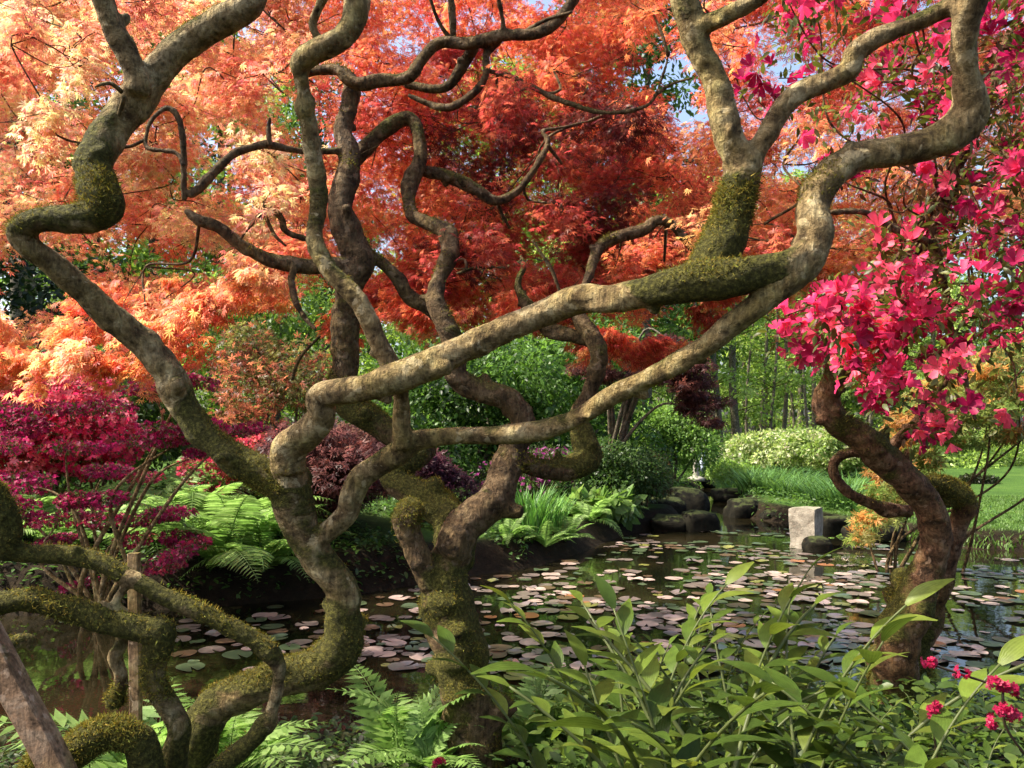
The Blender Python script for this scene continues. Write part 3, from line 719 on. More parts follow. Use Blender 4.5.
while len(pads) < 850 and tries < 20000:
    tries += 1
    px, py = rng.uniform(-220, 1090), rng.uniform(-170, 400)
    if py > lower_b(px) - 22: continue
    if in_hole(px, py, 1.25): continue
    D = rng.uniform(4.4, 7.6) if px > 330 else rng.uniform(4.1, 7.2)
    if rng.random() < .06: D = rng.uniform(3.2, 4.0)
    if px > 860 and rng.random() < .3: continue
    if 60 < px < 250 and 225 < py < 275 and rng.random() < .6: continue
    pads.append((px, py, D))
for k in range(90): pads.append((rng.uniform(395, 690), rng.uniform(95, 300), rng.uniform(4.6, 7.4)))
for k in range(30): pads.append((rng.uniform(20, 330), rng.uniform(190, 290), rng.uniform(4.6, 7.0)))
pads = [q for q in pads if not in_hole(q[0], q[1], .9)]
cent = []
for px, py, D in pads:
    a = rng.uniform(.2, .44) if D > 4 else rng.uniform(.12, .22)
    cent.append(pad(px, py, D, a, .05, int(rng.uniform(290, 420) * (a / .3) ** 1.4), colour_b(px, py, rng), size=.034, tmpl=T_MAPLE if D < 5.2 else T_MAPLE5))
# twigs: every spray hangs on the nearest limb or on a spray that is already carried
cent = np.array(cent); base_n = len(sampB)
dist0 = np.array([kdB.find(c)[2] for c in cent]); nodes = [p for p in sampB[::6]]; nodes_a = np.array(nodes)
for ix in np.argsort(dist0):
    c = cent[ix]; dd_ = np.linalg.norm(nodes_a - c, axis=1); j = int(dd_.argmin()); e = nodes_a[j]; L_ = dd_[j]
    if L_ > 1.1: continue
    m1 = e + (c - e) * .33 + rng.normal(size=3) * .13 * L_; m2 = e + (c - e) * .68 + rng.normal(size=3) * .13 * L_ + np.array([0, 0, .03])
    rr = .0075 if j < len(sampB[::6]) else .0045
    s_ = spline(np.array([(*e, rr), (*m1, rr * .85), (*m2, rr * .7), (*c, rr * .5)]), .03)
    tube(gt, s_[:, :3] - oB, s_[:, 3], 5, (0.05, 0, 0), lump=.2)
    nodes_a = np.vstack([nodes_a, m1, m2, c])
    for q in range(2):
        e2 = c + np.array([rng.normal(), rng.normal(), rng.normal() * .3]) * .13; m3 = (m2 + e2) / 2 + rng.normal(size=3) * .04
        s_ = spline(np.array([(*m2, .0028), (*m3, .002), (*e2, .001)]), .04); tube(gt, s_[:, :3] - oB, s_[:, 3], 4, (0.05, 0, 0))
# drooping lower skirts of the crown
sk = []
for k in range(46):
    px = rng.uniform(-40, 290); py = np.interp(px, [-40, 40, 130, 200, 290], [372, 362, 345, 318, 268]) - abs(rng.normal()) * 32 + 14
    sk.append((px, py, rng.uniform(3.2, 4.6), rng.uniform(.10, .22), [(.84, .30, .14), (.87, .42, .24), (.78, .21, .11), (.85, .35, .18)][rng.integers(0, 4)], (-.7, 0, -.35)))
for k in range(44):
    px = rng.uniform(330, 720); py = np.interp(px, [330, 420, 500, 560, 620, 690, 720], [330, 318, 325, 318, 375, 345, 300]) - abs(rng.normal()) * 30
    sk.append((px, py, rng.uniform(4.3, 5.6), rng.uniform(.12, .24), [(.78, .2, .1), (.74, .17, .09), (.5, .09, .06), (.82, .3, .15)][rng.integers(0, 4)], (rng.normal() * .5, 0, -.3)))
for k in range(16):
    sk.append((rng.uniform(760, 900), rng.uniform(200, 285), rng.uniform(4.6, 6), rng.uniform(.14, .26), (.8, .32, .12), (0, 0, -.3)))
for px, py, D, a, colr, bi in sk:
    pad(px, py, D, a, .02, int(150 * (a / .16) ** 1.4), np.array(colr), size=.040, bias=bi)
gm.build('crown', M['maple'], rootB); gt.build('twigs', M['bark_brown'], rootB)

# leaning timber and stake at the lower left
def beam(name, a, b_, w1, w2, m_, label, cat, bevel=.12):
    a = np.array(a); b_ = np.array(b_); o = thing(name, a, label, cat)
    n_ = 26; t = np.linspace(0, 1, n_)[:, None]; c = a + (b_ - a) * t
    d = unit((b_ - a)[None])[0]; s = unit(np.cross(d, [0, 1, 0])[None])[0]; q = np.cross(s, d)
    prof = [(-1, -1 + bevel), (-1 + bevel, -1), (1 - bevel, -1), (1, -1 + bevel), (1, 1 - bevel), (1 - bevel, 1), (-1 + bevel, 1), (-1, 1 - bevel)]
    v = []
    for i_ in range(n_):
        for x, y in prof: v.append(c[i_] + s * x * w1 / 2 + q * y * w2 / 2 - a)
    v = np.array(v); v += fbm(v + a, 12, 2)[:, None] * s * w1 * 0.06
    k_ = len(prof); i_ = np.arange(n_ - 1)[:, None] * k_; j = np.arange(k_)[None]; j2 = (j + 1) % k_
    f = np.stack([i_ + j, i_ + j2, i_ + k_ + j2, i_ + k_ + j], -1).reshape(-1, 4)
    g = Geo(); g.add(v, f, (.12, 0, 0)); g.f.append(np.array([list(range(k_))])); g.f.append(np.array([list(range((n_ - 1) * k_, n_ * k_))]))
    ob = g.build('beam' if name != 'wooden_stake' else 'stake', m_, o, smooth=False)
    return o
zb = lambda x, y: float(ground_z(x, y)[0])
a = P(69, 790, 2.0); b_ = P(-53, 560, 2.0)
beam('leaning_timber', a, b_, .064, .05, M['timber'], 'thick weathered timber leaning out of the picture at the lower left corner', 'timber')
c = P(137, 700, 2.75); beam('wooden_stake', (c[0], 2.75, zb(c[0], 2.75) - .05), (c[0] - .01, 2.75, P(137, 553, 2.75)[2]), .034, .03, M['timber'], 'upright square reddish wooden stake behind the low mossy tree', 'stake')

# ------------------------------------------------------------------ foliage masses for shrubs and trees
def crown_geo(rng, lumps, nleaf, tmpl, size, cols, shell=.35, up=.6, org=(0, 0, 0), g=None):
    """lumps: (x,y,z,rx,ry,rz); leaves sit in the outer shell of each lump."""
    g = g or Geo(); lumps = np.array(lumps, float); w_ = lumps[:, 3] * lumps[:, 5]; w_ /= w_.sum()
    k = rng.choice(len(lumps), nleaf, p=w_)
    d = rand_dirs(nleaf, rng); rr = 1 - shell * rng.random(nleaf) ** 1.5
    L = lumps[k]; wig = 1 + .42 * fbm(L[:, :3] * 3 + d * 2.6, 2.6, 3)
    pos = L[:, :3] + d * L[:, 3:] * (rr * wig)[:, None]
    dd = unit(d + rng.normal(size=(nleaf, 3)) * .6 + np.array([0, 0, -.25]))
    nn = unit(np.array([0, 0, up]) + d * .6 + rng.normal(size=(nleaf, 3)) * .5)
    cols = np.array(cols, float); lumpcol = rng.integers(0, len(cols), len(lumps))
    ci = np.where(rng.random(nleaf) < .65, lumpcol[k], rng.integers(0, len(cols), nleaf))
    c = cols[ci] * rng.uniform(.6, 1.35, (nleaf, 1))
    scatter(g, tmpl, pos - np.array(org), rot_from(dd, nn), size * rng.uniform(.6, 1.3, nleaf), np.clip(c, 0, .9))
    return g

def rand_lumps(rng, n_, R_, H_, z0, lr):
    out = []
    for _ in range(n_):
        a_ = rng.uniform(0, 6.283); t = rng.random(); r = math.sqrt(rng.random()) * R_ * (1 - .45 * t)
        s_ = lr * rng.uniform(.6, 1.2)
        out.append((r * math.cos(a_), r * math.sin(a_), z0 + H_ * t, s_, s_, s_ * rng.uniform(.5, .8)))
    return out

def stems_geo(rng, lumps, base_r=.03, n_=7, col=(.1, 0, 0), g=None, spread=.1):
    g = g or Geo(); lumps = list(lumps); rng.shuffle(lumps)
    for L in lumps[:n_]:
        a_ = np.array([rng.normal() * spread, rng.normal() * spread, -.1]); e = np.array(L[:3]); L_ = np.linalg.norm(e)
        m1 = a_ + (e - a_) * .35 + rng.normal(size=3) * .09 * L_; m2 = a_ + (e - a_) * .7 + rng.normal(size=3) * .07 * L_
        s = spline(np.array([(*a_, base_r), (*m1, base_r * .75), (*m2, base_r * .5), (*e, base_r * .25)]), .12)
        tube(g, s[:, :3], s[:, 3], 7, col, lump=.15)
    return g

def shrub(name, px, py_base, D, label, cat, R_, H_, z0, lr, nl, nleaf, tmpl, size, cols, seed, bark='bark_brown', leafm='leaf', sr=.025, nst=7, group=None, flowers=None, part='foliage'):
    rng = np.random.default_rng(seed); x = (px - 512) / F * D; z = zb(x, D)
    o = thing(name, (x, D, z), label, cat, group)
    lm = rand_lumps(rng, nl, R_, H_, z0, lr)
    crown_geo(rng, lm, nleaf, tmpl, size, cols).build(part, M[leafm], o)
    stems_geo(rng, lm, sr, nst).build('stems', M[bark], o)
    if flowers:
        nf, fs, fc = flowers
        tag(crown_geo(rng, lm, nf, T_FLOWER, fs, fc, shell=.12).build('blossom', M['petal'], o), kind='stuff')
    return o

MAG = [(.32, .012, .085), (.22, .010, .06), (.42, .02, .13), (.36, .03, .07)]
# magenta azalea: layered tiers on visible stems
rng = np.random.default_rng(50)
D = 6.9; x0 = (100 - 512) / F * D
oa = thing('magenta_azalea', (x0, D, zb(x0, D) - .02), 'magenta azalea with flat tiers of small flowers on the left bank beside the tall ferns', 'shrub')
tiers = [(150, 515, 40, 14), (185, 535, 36, 12), (205, 545, 26, 10), (70, 520, 42, 12), (40, 515, 30, 14), (20, 480, 30, 16), (70, 448, 36, 12), (10, 420, 40, 18), (110, 474, 40, 11), (160, 440, 40, 10), (185, 425, 30, 12), (225, 432, 30, 10), (95, 408, 34, 10), (150, 388, 34, 9), (160, 568, 28, 10), (75, 588, 26, 6), (205, 455, 20, 8), (100, 500, 30, 14), (-30, 500, 40, 20), (-20, 450, 40, 22), (60, 540, 26, 8), (180, 380, 24, 12)]
lm = []
for px, py, rx, rz in tiers:
    Dd = D + rng.uniform(-.5, .5); c = P(px, py, Dd) - np.array(oa.location)
    for q in range(3):
        lm.append((c[0] + rng.normal() * rx / F * D * .4, c[1] + rng.normal() * .15, c[2] + rng.normal() * rz / F * D * .3, rx / F * D * .5, .3, rz / F * D * .5))
crown_geo(rng, lm, 14000, T_OVAL, .028, [(.10, .03, .03), (.06, .09, .02), (.09, .13, .03)], shell=.7).build('foliage', M['leaf'], oa)
tag(crown_geo(rng, lm, 7500, T_FLOWER, .020, MAG, shell=.25).build('blossom', M['petal'], oa), kind='stuff')
g = Geo()
for L in lm[::5]:
    e = np.array(L[:3]); a_ = np.array([rng.normal() * .05, rng.normal() * .05, -.1]); m1 = np.array([e[0] * .12 + rng.normal() * .12, e[1] * .3, e[2] * .3]); m2 = np.array([e[0] * .45 + rng.normal() * .14, e[1] * .7, e[2] * .75 + rng.normal() * .1])
    s = spline(np.array([(*a_, .03), (*m1, .022), (*m2, .014), (*e, .005)]), .06); tube(g, s[:, :3], s[:, 3], 7, (.2, 0, 0), lump=.15)
g.build('stems', M['bark_pale'], oa)

shrub('pink_azalea', 35, 400, 9.5, 'rose pink azalea behind the magenta one at the left edge', 'shrub', 1.1, 1.1, .7, .55, 18, 9000, T_OVAL, .045, [(.08, .11, .03)], 51, flowers=(9000, .04, [(.72, .07, .16), (.8, .2, .25), (.6, .03, .12)]))
shrub('red_azalea', 268, 440, 9.6, 'soft pink red azalea between the long mossy limb and the ferns', 'shrub', .75, .35, .55, .4, 12, 5000, T_OVAL, .035, [(.12, .05, .03)], 52, flowers=(3600, .028, [(.55, .06, .09), (.6, .16, .15), (.35, .03, .07)]))
shrub('purple_maple', 335, 440, 9.4, 'low weeping maroon maple standing behind the pale trunk on the left bank', 'shrub', 1.1, .75, .4, .36, 30, 9000, T_MAPLE5, .075, [(.13, .05, .05), (.085, .035, .04), (.17, .085, .07), (.2, .06, .05)], 53, leafm='maple')
shrub('dark_purple_shrub', 430, 500, 10.6, 'small dark purple weeping shrub to the left of the rust brown limb', 'shrub', .45, .45, .35, .35, 10, 5000, T_MAPLE5, .06, [(.08, .025, .05), (.05, .018, .03), (.12, .04, .06)], 54, leafm='maple')
shrub('purple_azalea', 545, 470, 15, 'violet flowering azalea seen through the gap beneath the long pale limb', 'shrub', 1.3, .45, .45, .5, 14, 5000, T_OVAL, .05, [(.05, .08, .02)], 55, flowers=(350, .045, [(.25, .03, .18), (.35, .07, .25)]))
shrub('young_maple', 275, 400, 12.5, 'young maple with dark red leaves and slim dark stems behind the ferns', 'tree', 1.0, 1.6, 1.0, .55, 16, 3600, T_MAPLE5, .08, [(.26, .06, .04), (.4, .13, .07), (.15, .14, .04)], 56, leafm='maple', bark='bark_far', sr=.04)
shrub('green_maple', 260, 400, 14.5, 'bright green leaved small tree with thin dark branches left of centre', 'tree', 2.3, 2.9, .8, .85, 30, 17000, T_LEAF, .085, [(.12, .22, .035), (.2, .32, .06), (.08, .15, .03)], 57, bark='bark_far', sr=.05, nst=14)
shrub('laurel', 90, 440, 12.5, 'broad dark green evergreen shrub behind the azaleas at the left', 'shrub', 2.6, 1.6, .5, .9, 26, 14000, T_LEAF, .10, [(.03, .06, .015), (.05, .10, .02), (.09, .16, .03)], 58)
shrub('dark_conifer', -10, 440, 16, 'very dark conifer at the far left edge', 'tree', 2.2, 6, .6, 1.1, 30, 14000, T_LEAF, .15, [(.012, .025, .01), (.02, .04, .015)], 59, bark='bark_far', sr=.1)
shrub('rhododendron', 470, 470, 17, 'large dark green rhododendron behind the central trunk', 'shrub', 2.4, 1.9, .6, .95, 26, 15000, T_LEAF, .12, [(.03, .07, .015), (.06, .13, .025), (.1, .2, .04)], 60, bark='bark_far', sr=.06)
shrub('rhododendron', 560, 470, 19, 'glossy mid green rhododendron with light spots right of the rust brown limb', 'shrub', 2.6, 2.6, .6, 1.0, 26, 15000, T_LEAF, .12, [(.04, .09, .015), (.08, .17, .03), (.14, .26, .06)], 61, bark='bark_far', sr=.06)
shrub('round_shrub', 612, 500, 14.2, 'dense dark green rounded shrub on the bank above the water', 'shrub', .8, .75, .35, .5, 16, 10000, T_OVAL, .07, [(.035, .075, .02), (.06, .12, .03), (.10, .17, .06)], 62, bark='bark_far')
shrub('bronze_shrub', 643, 500, 14.8, 'olive brown weeping shrub overhanging the dark rocks', 'shrub', .42, .5, .25, .38, 10, 5500, T_MAPLE5, .06, [(.07, .06, .02), (.05, .07, .02), (.1, .05, .03)], 63, leafm='maple')
shrub('cloud_shrub', 672, 470, 21, 'bright green spreading shrub with bare grey stems in front of the lantern', 'shrub', 1.0, 1.1, .7, .6, 18, 10000, T_OVAL, .10, [(.14, .26, .05), (.2, .34, .08), (.1, .18, .03)], 64, bark='bark_far', sr=.04, nst=10)
rng = np.random.default_rng(65)
D = 13.6; oh = thing('hanging_maple', (P(622, 0, D)[0], D + .5, zb(P(622, 0, D)[0], D + .5) - .02), 'dark maroon maple whose drooping skirt hangs in the gap left of the far wood', 'tree')
lm = []
for px, py in [(600, 352), (618, 345), (640, 350), (655, 360), (670, 368), (684, 380), (696, 392), (704, 404), (709, 416), (690, 404), (676, 390), (656, 376), (635, 368), (612, 372), (700, 380), (662, 345), (685, 362), (590, 370)]:
    for q in range(3):
        c = P(px + rng.normal() * 8, py + rng.normal() * 4, D + rng.normal() * .3) - np.array(oh.location); lm.append((*c, .26, .26, .10))
crown_geo(rng, lm, 6500, T_MAPLE5, .075, [(.06, .02, .02), (.09, .028, .03), (.15, .05, .04)], shell=.8).build('crown', M['maple'], oh)
g = Geo()
for L in lm[::5]:
    e = np.array(L[:3]); m1 = np.array([-.05 + rng.normal() * .04, 0, .9]); m2 = np.array([e[0] * .5 + rng.normal() * .08, e[1] * .5, e[2] + .12])
    s_ = spline(np.array([(0, 0, -.1, .05), (*m1, .04), (*m2, .022), (*e, .008)]), .08); tube(g, s_[:, :3], s_[:, 3], 7, (.1, 0, 0), lump=.15)
g.build('trunk', M['bark_far'], oh)
shrub('flowering_shrub', 790, 465, 26, 'wide pale lime shrub with creamy flowers below the far wood', 'shrub', 2.3, .75, .45, .42, 50, 12000, T_OVAL, .12, [(.28, .38, .12), (.38, .46, .18), (.2, .3, .08)], 66, flowers=(1300, .06, [(.6, .64, .36), (.66, .66, .48)]))
shrub('flowering_shrub', 845, 465, 24, 'pale lime shrub partly hidden by the reddish twisted trunk', 'shrub', 1.3, .8, .35, .38, 30, 8000, T_OVAL, .12, [(.28, .38, .12), (.36, .44, .17), (.2, .3, .08)], 67, flowers=(700, .06, [(.6, .62, .36), (.64, .62, .46)]))
shrub('yellow_green_shrub', 735, 478, 22, 'low yellow green shrub beside the channel', 'shrub', .7, .35, .25, .42, 12, 6000, T_OVAL, .09, [(.16, .28, .05), (.22, .34, .08)], 68)
shrub('hosta_clump', 600, 520, 13.2, 'pale striped broad leaved clump at the water edge below the round shrub', 'plant', .5, .12, .08, .25, 8, 500, T_LEAF, .22, [(.12, .22, .05), (.2, .3, .1)], 69, nst=3)
# orange and green weeping maple on the right bank
rng = np.random.default_rng(70)
D = 9.4; x = (898 - 512) / F * D
ow = thing('weeping_maple', (x, D + .4, zb(x, D + .4) - .02), 'tall weeping laceleaf maple with green and rusty orange leaves behind the right trunk', 'tree')
lm = []
for px, py, rx, rz in [(940, 392, 34, 14), (985, 388, 36, 14), (1030, 392, 36, 16), (1075, 400, 36, 18), (915, 412, 26, 14), (955, 415, 34, 16), (1000, 412, 34, 16), (1045, 425, 34, 16), (930, 436, 26, 12), (970, 438, 24, 10), (1010, 440, 22, 10), (900, 440, 22, 14), (888, 462, 20, 14), (905, 470, 16, 14), (880, 490, 18, 14), (870, 512, 18, 14), (895, 505, 14, 16), (862, 535, 14, 10), (1060, 370, 36, 16), (1000, 362, 34, 14), (945, 365, 28, 12), (925, 460, 14, 12), (990, 375, 30, 12)]:
    for q in range(4):
        c = P(px + rng.normal() * rx * .4, py + rng.normal() * rz * .5, D + rng.normal() * .4) - np.array(ow.location); lm.append((*c, rx / F * D * .6, .3, rz / F * D * .55))
crown_geo(rng, lm, 13000, T_MAPLE5, .075, [(.22, .28, .06), (.45, .22, .07), (.28, .26, .08), (.16, .24, .05), (.3, .34, .1), (.6, .28, .08), (.2, .3, .07)], shell=.9).build('crown', M['maple'], ow)
stems_geo(rng, lm, .026, 9).build('trunk', M['bark_brown'], ow)
shrub('weeping_maple', 862, 540, 10.2, 'small drooping olive maple touching the water beside the pale block', 'shrub', .42, .3, .1, .33, 12, 6500, T_MAPLE5, .06, [(.12, .14, .035), (.15, .13, .04), (.09, .12, .03)], 71, leafm='maple', sr=.02)
shrub('low_dark_clump', 978, 488, 21, 'low dark mound on the lawn at the right', 'plant', .35, .06, .05, .22, 7, 3500, T_OVAL, .07, [(.02, .03, .012), (.04, .05, .02)], 72)

# ------------------------------------------------------------------ the wood behind
def make_forest_tree(seed, H_, cols, crown_lo, R_, nl, nleaf, size, lr):
    rng = np.random.default_rng(seed)
    o = thing('woodland_tree', (0, -300, 0), 'tree', 'tree')
    n_ = 9; t = np.linspace(0, 1, n_)
    c = np.stack([.25 * np.sin(t * 3 + seed) * t, .2 * np.cos(t * 2.5 + seed) * t, -.2 + H_ * t], 1)
    g = Geo(); s = spline(np.column_stack([c, np.interp(t, [0, .05, 1], [.30, .22, .05])]), .5); tube(g, s[:, :3], s[:, 3], 9, (.1, 0, 0), lump=.1)
    lm = []
    for k in range(nl):
        zz = rng.uniform(crown_lo, 1) * H_; a_ = rng.uniform(0, 6.283); r = rng.uniform(.3, 1) * R_ * (1.15 - .7 * zz / H_)
        e = np.array([r * math.cos(a_), r * math.sin(a_), zz]); b0 = np.array([*c[min(8, int(zz / H_ * 8))][:2], zz - .35 * r])
        s = spline(np.array([(*b0, .05), (*((b0 + e) / 2 + [0, 0, .1]), .035), (*e, .012)]), .3); tube(g, s[:, :3], s[:, 3], 5, (.1, 0, 0))
        s_ = lr * rng.uniform(.6, 1.25); lm.append((*e, s_, s_, s_ * .55))
    g.build('trunk', M['bark_far'], o)
    crown_geo(rng, lm, nleaf, T_OVAL, size, cols, shell=.8).build('crown', M['leaf'], o)
    return o
GR = [(.22, .34, .06), (.30, .43, .09), (.13, .22, .035), (.38, .50, .15)]
GD = [(.06, .12, .03), (.10, .19, .04), (.04, .075, .02)]
protos = [make_forest_tree(101, 16, GR, .22, 3.0, 38, 6500, .26, 1.0), make_forest_tree(102, 19, GR, .35, 2.8, 36, 6500, .26, 1.0),
          make_forest_tree(103, 13, GR, .12, 2.6, 34, 6500, .24, .95), make_forest_tree(104, 20, GD, .2, 3.0, 44, 7500, .28, 1.1)]
spots = [(735, 38, 1), (714, 34, 1), (773, 46, 0), (800, 43, 1), (757, 52, 2), (820, 50, 0), (790, 60, 3), (700, 48, 2), (845, 45, 2), (870, 58, 0), (900, 66, 1), (940, 70, 0), (985, 72, 2), (1030, 66, 0), (1080, 60, 3),
         (670, 42, 0), (640, 55, 3), (610, 47, 2), (570, 40, 0), (530, 50, 1), (490, 42, 3), (450, 52, 0), (410, 38, 2), (370, 46, 0), (320, 36, 3), (280, 44, 1), (230, 34, 0), (180, 42, 3), (130, 32, 2), (80, 38, 0), (30, 30, 3), (-20, 36, 1), (-80, 30, 3), (745, 68, 3), (560, 66, 3), (660, 70, 0), (350, 64, 3), (210, 60, 0), (60, 56, 3), (960, 90, 3), (1060, 88, 3), (765, 36, 2), (695, 62, 3), (648, 31, 3), (604, 34, 3), (20, 24, 3), (95, 27, 2), (150, 26, 0), (215, 25, 2), (690, 40, 1), (560, 29, 0), (440, 28, 2), (500, 31, 0), (935, 52, 0), (975, 56, 2), (1015, 54, 3), (905, 60, 0), (1050, 50, 0), (885, 64, 2)]
rng = np.random.default_rng(77)
for k, (px, D, pi) in enumerate(spots):
    if 688 < px < 870 and D < 56: D += 16
    x = (px - 512) / F * D; loc = (x, D, zb(x, D)); s_ = rng.uniform(.85, 1.12)
    if px < 430: where = 'on the left behind the red crown'
    elif px < 690: where = 'behind the middle of the far bank'
    elif px < 880: where = 'in the sunlit wood across the water'
    else: where = 'beyond the lawn on the right'
    kind = ['broad light green tree', 'tall slim bare stemmed tree', 'bushy low branched green tree', 'dark green tall tree'][pi]
    copy_tree(protos[pi], loc, rng.uniform(0, 6.28), s_, f'{kind} {where}', f'{kind}s {where}')
for p_ in protos:
    for ch in list(p_.children): bpy.data.objects.remove(ch)
    bpy.data.objects.remove(p_)
# slender pale trunks standing in front of the wood
spl = [(706, 30, .17), (717, 33, .30), (735, 36, .42), (748, 38, .16), (764, 40, .2), (771, 37, .16), (782, 42, .26), (793, 44, .18), (806, 40, .16), (815, 44, .28), (828, 46, .2), (842, 40, .18), (866, 44, .2)]
for k, (px, D, wd) in enumerate(spl):
    rng = np.random.default_rng(900 + k); x = (px - 512) / F * D
    o = thing('slender_tree', (x, D, zb(x, D)), 'slim straight trunked tree among the row in the sunlit wood', 'tree', 'slim trunks in the sunlit wood')
    H_ = rng.uniform(11, 15); t = np.linspace(0, 1, 9)
    c = np.stack([rng.normal() * .5 * t + .15 * np.sin(t * 7 + k), 0 * t, -.2 + H_ * t], 1)
    g = Geo(); s = spline(np.column_stack([c, wd / 2 * (1 - .6 * t)]), .4); tube(g, s[:, :3], s[:, 3], 8, (.0, 0, 0), lump=.1)
    lm = []
    for q in range(14):
        zz = rng.uniform(1.6, H_); a_ = rng.uniform(0, 6.28); e = np.array([math.cos(a_) * rng.uniform(.5, 1.6), math.sin(a_) * 1.2, zz])
        b0 = np.array([c[int(zz / H_ * 8)][0], 0, zz - .4]); s = spline(np.array([(*b0, .03), (*((b0 + e) / 2), .02), (*e, .008)]), .3); tube(g, s[:, :3], s[:, 3], 5)
        lm.append((*e, .7, .7, .32))
    g.build('trunk', M['bark_far'], o); crown_geo(rng, lm, 900, T_OVAL, .2, GR, shell=.9).build('crown', M['leaf'], o)
# understory and the far wood that reads as one mass
rng = np.random.default_rng(5)
lm = []
for k in range(420):
    D = rng.uniform(62, 110); px = rng.uniform(-400, 1400); x = (px - 512) / F * D; z = rng.uniform(.5, 13); s_ = rng.uniform(1.6, 3.0)
    lm.append((x, D, z, s_, s_, s_ * .7))
tag(crown_geo(rng, lm, 60000, T_OVAL, .6, GR + GD, shell=.8).build('distant_wood', M['leaf']), 'distant mass of green woodland behind the garden', 'woodland', kind='stuff')
lm = []
for k in range(260):
    D = rng.uniform(29, 46); px = rng.uniform(560, 1100); x = (px - 512) / F * D
    s_ = rng.uniform(.5, 1.0); lm.append((x, D, .2 + rng.uniform(0, 2.6) * (D - 24) / 16 * (.45 if px > 680 else 1), s_, s_, s_ * .6))
for k in range(90):
    D = rng.uniform(24, 34); px = rng.uniform(-60, 640); x = (px - 512) / F * D
    s_ = rng.uniform(.6, 1.1); lm.append((x, D, rng.uniform(.2, 1.8), s_, s_, s_ * .6))
tag(crown_geo(rng, lm, 80000, T_OVAL, .18, GR, shell=.9).build('undergrowth', M['leaf']), 'leafy green undergrowth filling the floor of the wood', 'undergrowth', kind='stuff')

# ------------------------------------------------------------------ rocks, block, lantern
def rock_geo(rng, sx, sy, sz, rough=.22, box=0.0):
    nu, nv = 34, 20; u = np.linspace(0, 2 * math.pi, nu, endpoint=False); v_ = np.linspace(0, math.pi, nv)
    U, V = np.meshgrid(u, v_); d = np.stack([np.cos(U) * np.sin(V), np.sin(U) * np.sin(V), np.cos(V)], -1).reshape(-1, 3)
    p = np.sign(d) * np.abs(d) ** .7
    off = rng.uniform(0, 50, 3)
    p = p * (1 + rough * fbm(d * 1.0 + off, 2.4, 3) - .14 * np.abs(fbm(d + off + 9, 6.0, 2)))[:, None] * np.array([sx, sy, sz])
    i_ = np.arange(nv - 1)[:, None] * nu; j = np.arange(nu)[None]; j2 = (j + 1) % nu
    g = Geo(); g.add(p, np.stack([i_ + j, i_ + nu + j, i_ + nu + j2, i_ + j2], -1).reshape(-1, 4), (0, 0, 0)); return g
rocks = [(672, 13.6, .34, .3, .22), (697, 13.6, .26, .26, .30), (682, 16.6, .5, .4, .42), (660, 15.5, .45, .4, .35), (744, 15.6, .30, .28, .30), (762, 16.0, .28, .3, .22), (818, 13.9, .45, .3, .14), (848, 13.3, .4, .3, .14), (872, 12.4, .4, .3, .22), (780, 15.2, .35, .3, .2), (830, 13.2, .3, .3, .25), (715, 24, .5, .4, .25), (742, 25, .5, .4, .22), (735, 19, .4, .4, .25)]
for k, (px, D, sx, sy, sz) in enumerate(rocks):
    rng = np.random.default_rng(300 + k); x = (px - 512) / F * D
    o = rock_geo(rng, sx * 1.15, sy, sz * .85, .42).build('rock', M['rock']); o.location = (x, D, sz * .35); o.rotation_euler = (0, 0, rng.uniform(-.5, .5))
    lab = ['flat dark rock on the left of the channel mouth', 'blocky moss topped rock at the left of the channel mouth', 'large dark rock behind the blocky one left of the channel', 'dark rock under the olive weeping shrub',
           'black rock on the right of the channel mouth', 'small dark rock right of the channel mouth', 'long low dark rock behind the pale block', 'dark rock at the foot of the far grassy bank near the red trunk',
           'dark rock beside the drooping olive maple', 'low rock under the grass right of the channel', 'rounded rock between the two long low bank rocks', 'left rock of the pair at the far end of the channel', 'right rock of the pair at the far end of the channel', 'dark rock halfway along the right side of the channel'][k]
    tag(o, lab, 'rock', 'dark rocks along the pond edge')

def block(name, sx, sy, sz, m_, loc, rz, label, cat, rough=.02):
    n_ = 9; g = Geo(); t = np.linspace(-1, 1, n_); A, B_ = np.meshgrid(t, t); A = A.ravel(); B_ = B_.ravel(); O = np.ones_like(A)
    i_ = (np.arange(n_ - 1)[:, None] * n_ + np.arange(n_ - 1)[None]); f = np.stack([i_, i_ + 1, i_ + n_ + 1, i_ + n_], -1).reshape(-1, 4)
    for ax_ in range(3):
        for s_ in (-1, 1):
            v = [None] * 3; v[ax_] = O * s_; v[(ax_ + 1) % 3] = A * s_; v[(ax_ + 2) % 3] = B_
            v = np.stack(v, 1); v = v * (1 - .05 * (np.abs(v).prod(1) ** 3)[:, None])
            v = v * np.array([sx, sy, sz]) / 2; v += (np.stack([fbm(v + q, 7, 3) for q in (1, 5, 9)], 1)) * rough * 1.5
            g.add(v, f, (0, 0, 0))
    o = g.build(name, m_); o.location = loc; o.rotation_euler = (0, 0, rz)
    return tag(o, label, cat)
D = 11.6
block('stone_block', .40, .36, .75, M['stone'], (P(806, 0, D)[0], D, .2), math.radians(52), 'pale squared stone block standing in the pond', 'stone block', .03)
r_ = rock_geo(np.random.default_rng(9), .2, .18, .14).build('rock', M['rock']); r_.location = (P(817, 0, 11.2)[0], 11.2, .06); tag(r_, 'small dark rock leaning on the right of the pale stone block', 'rock')

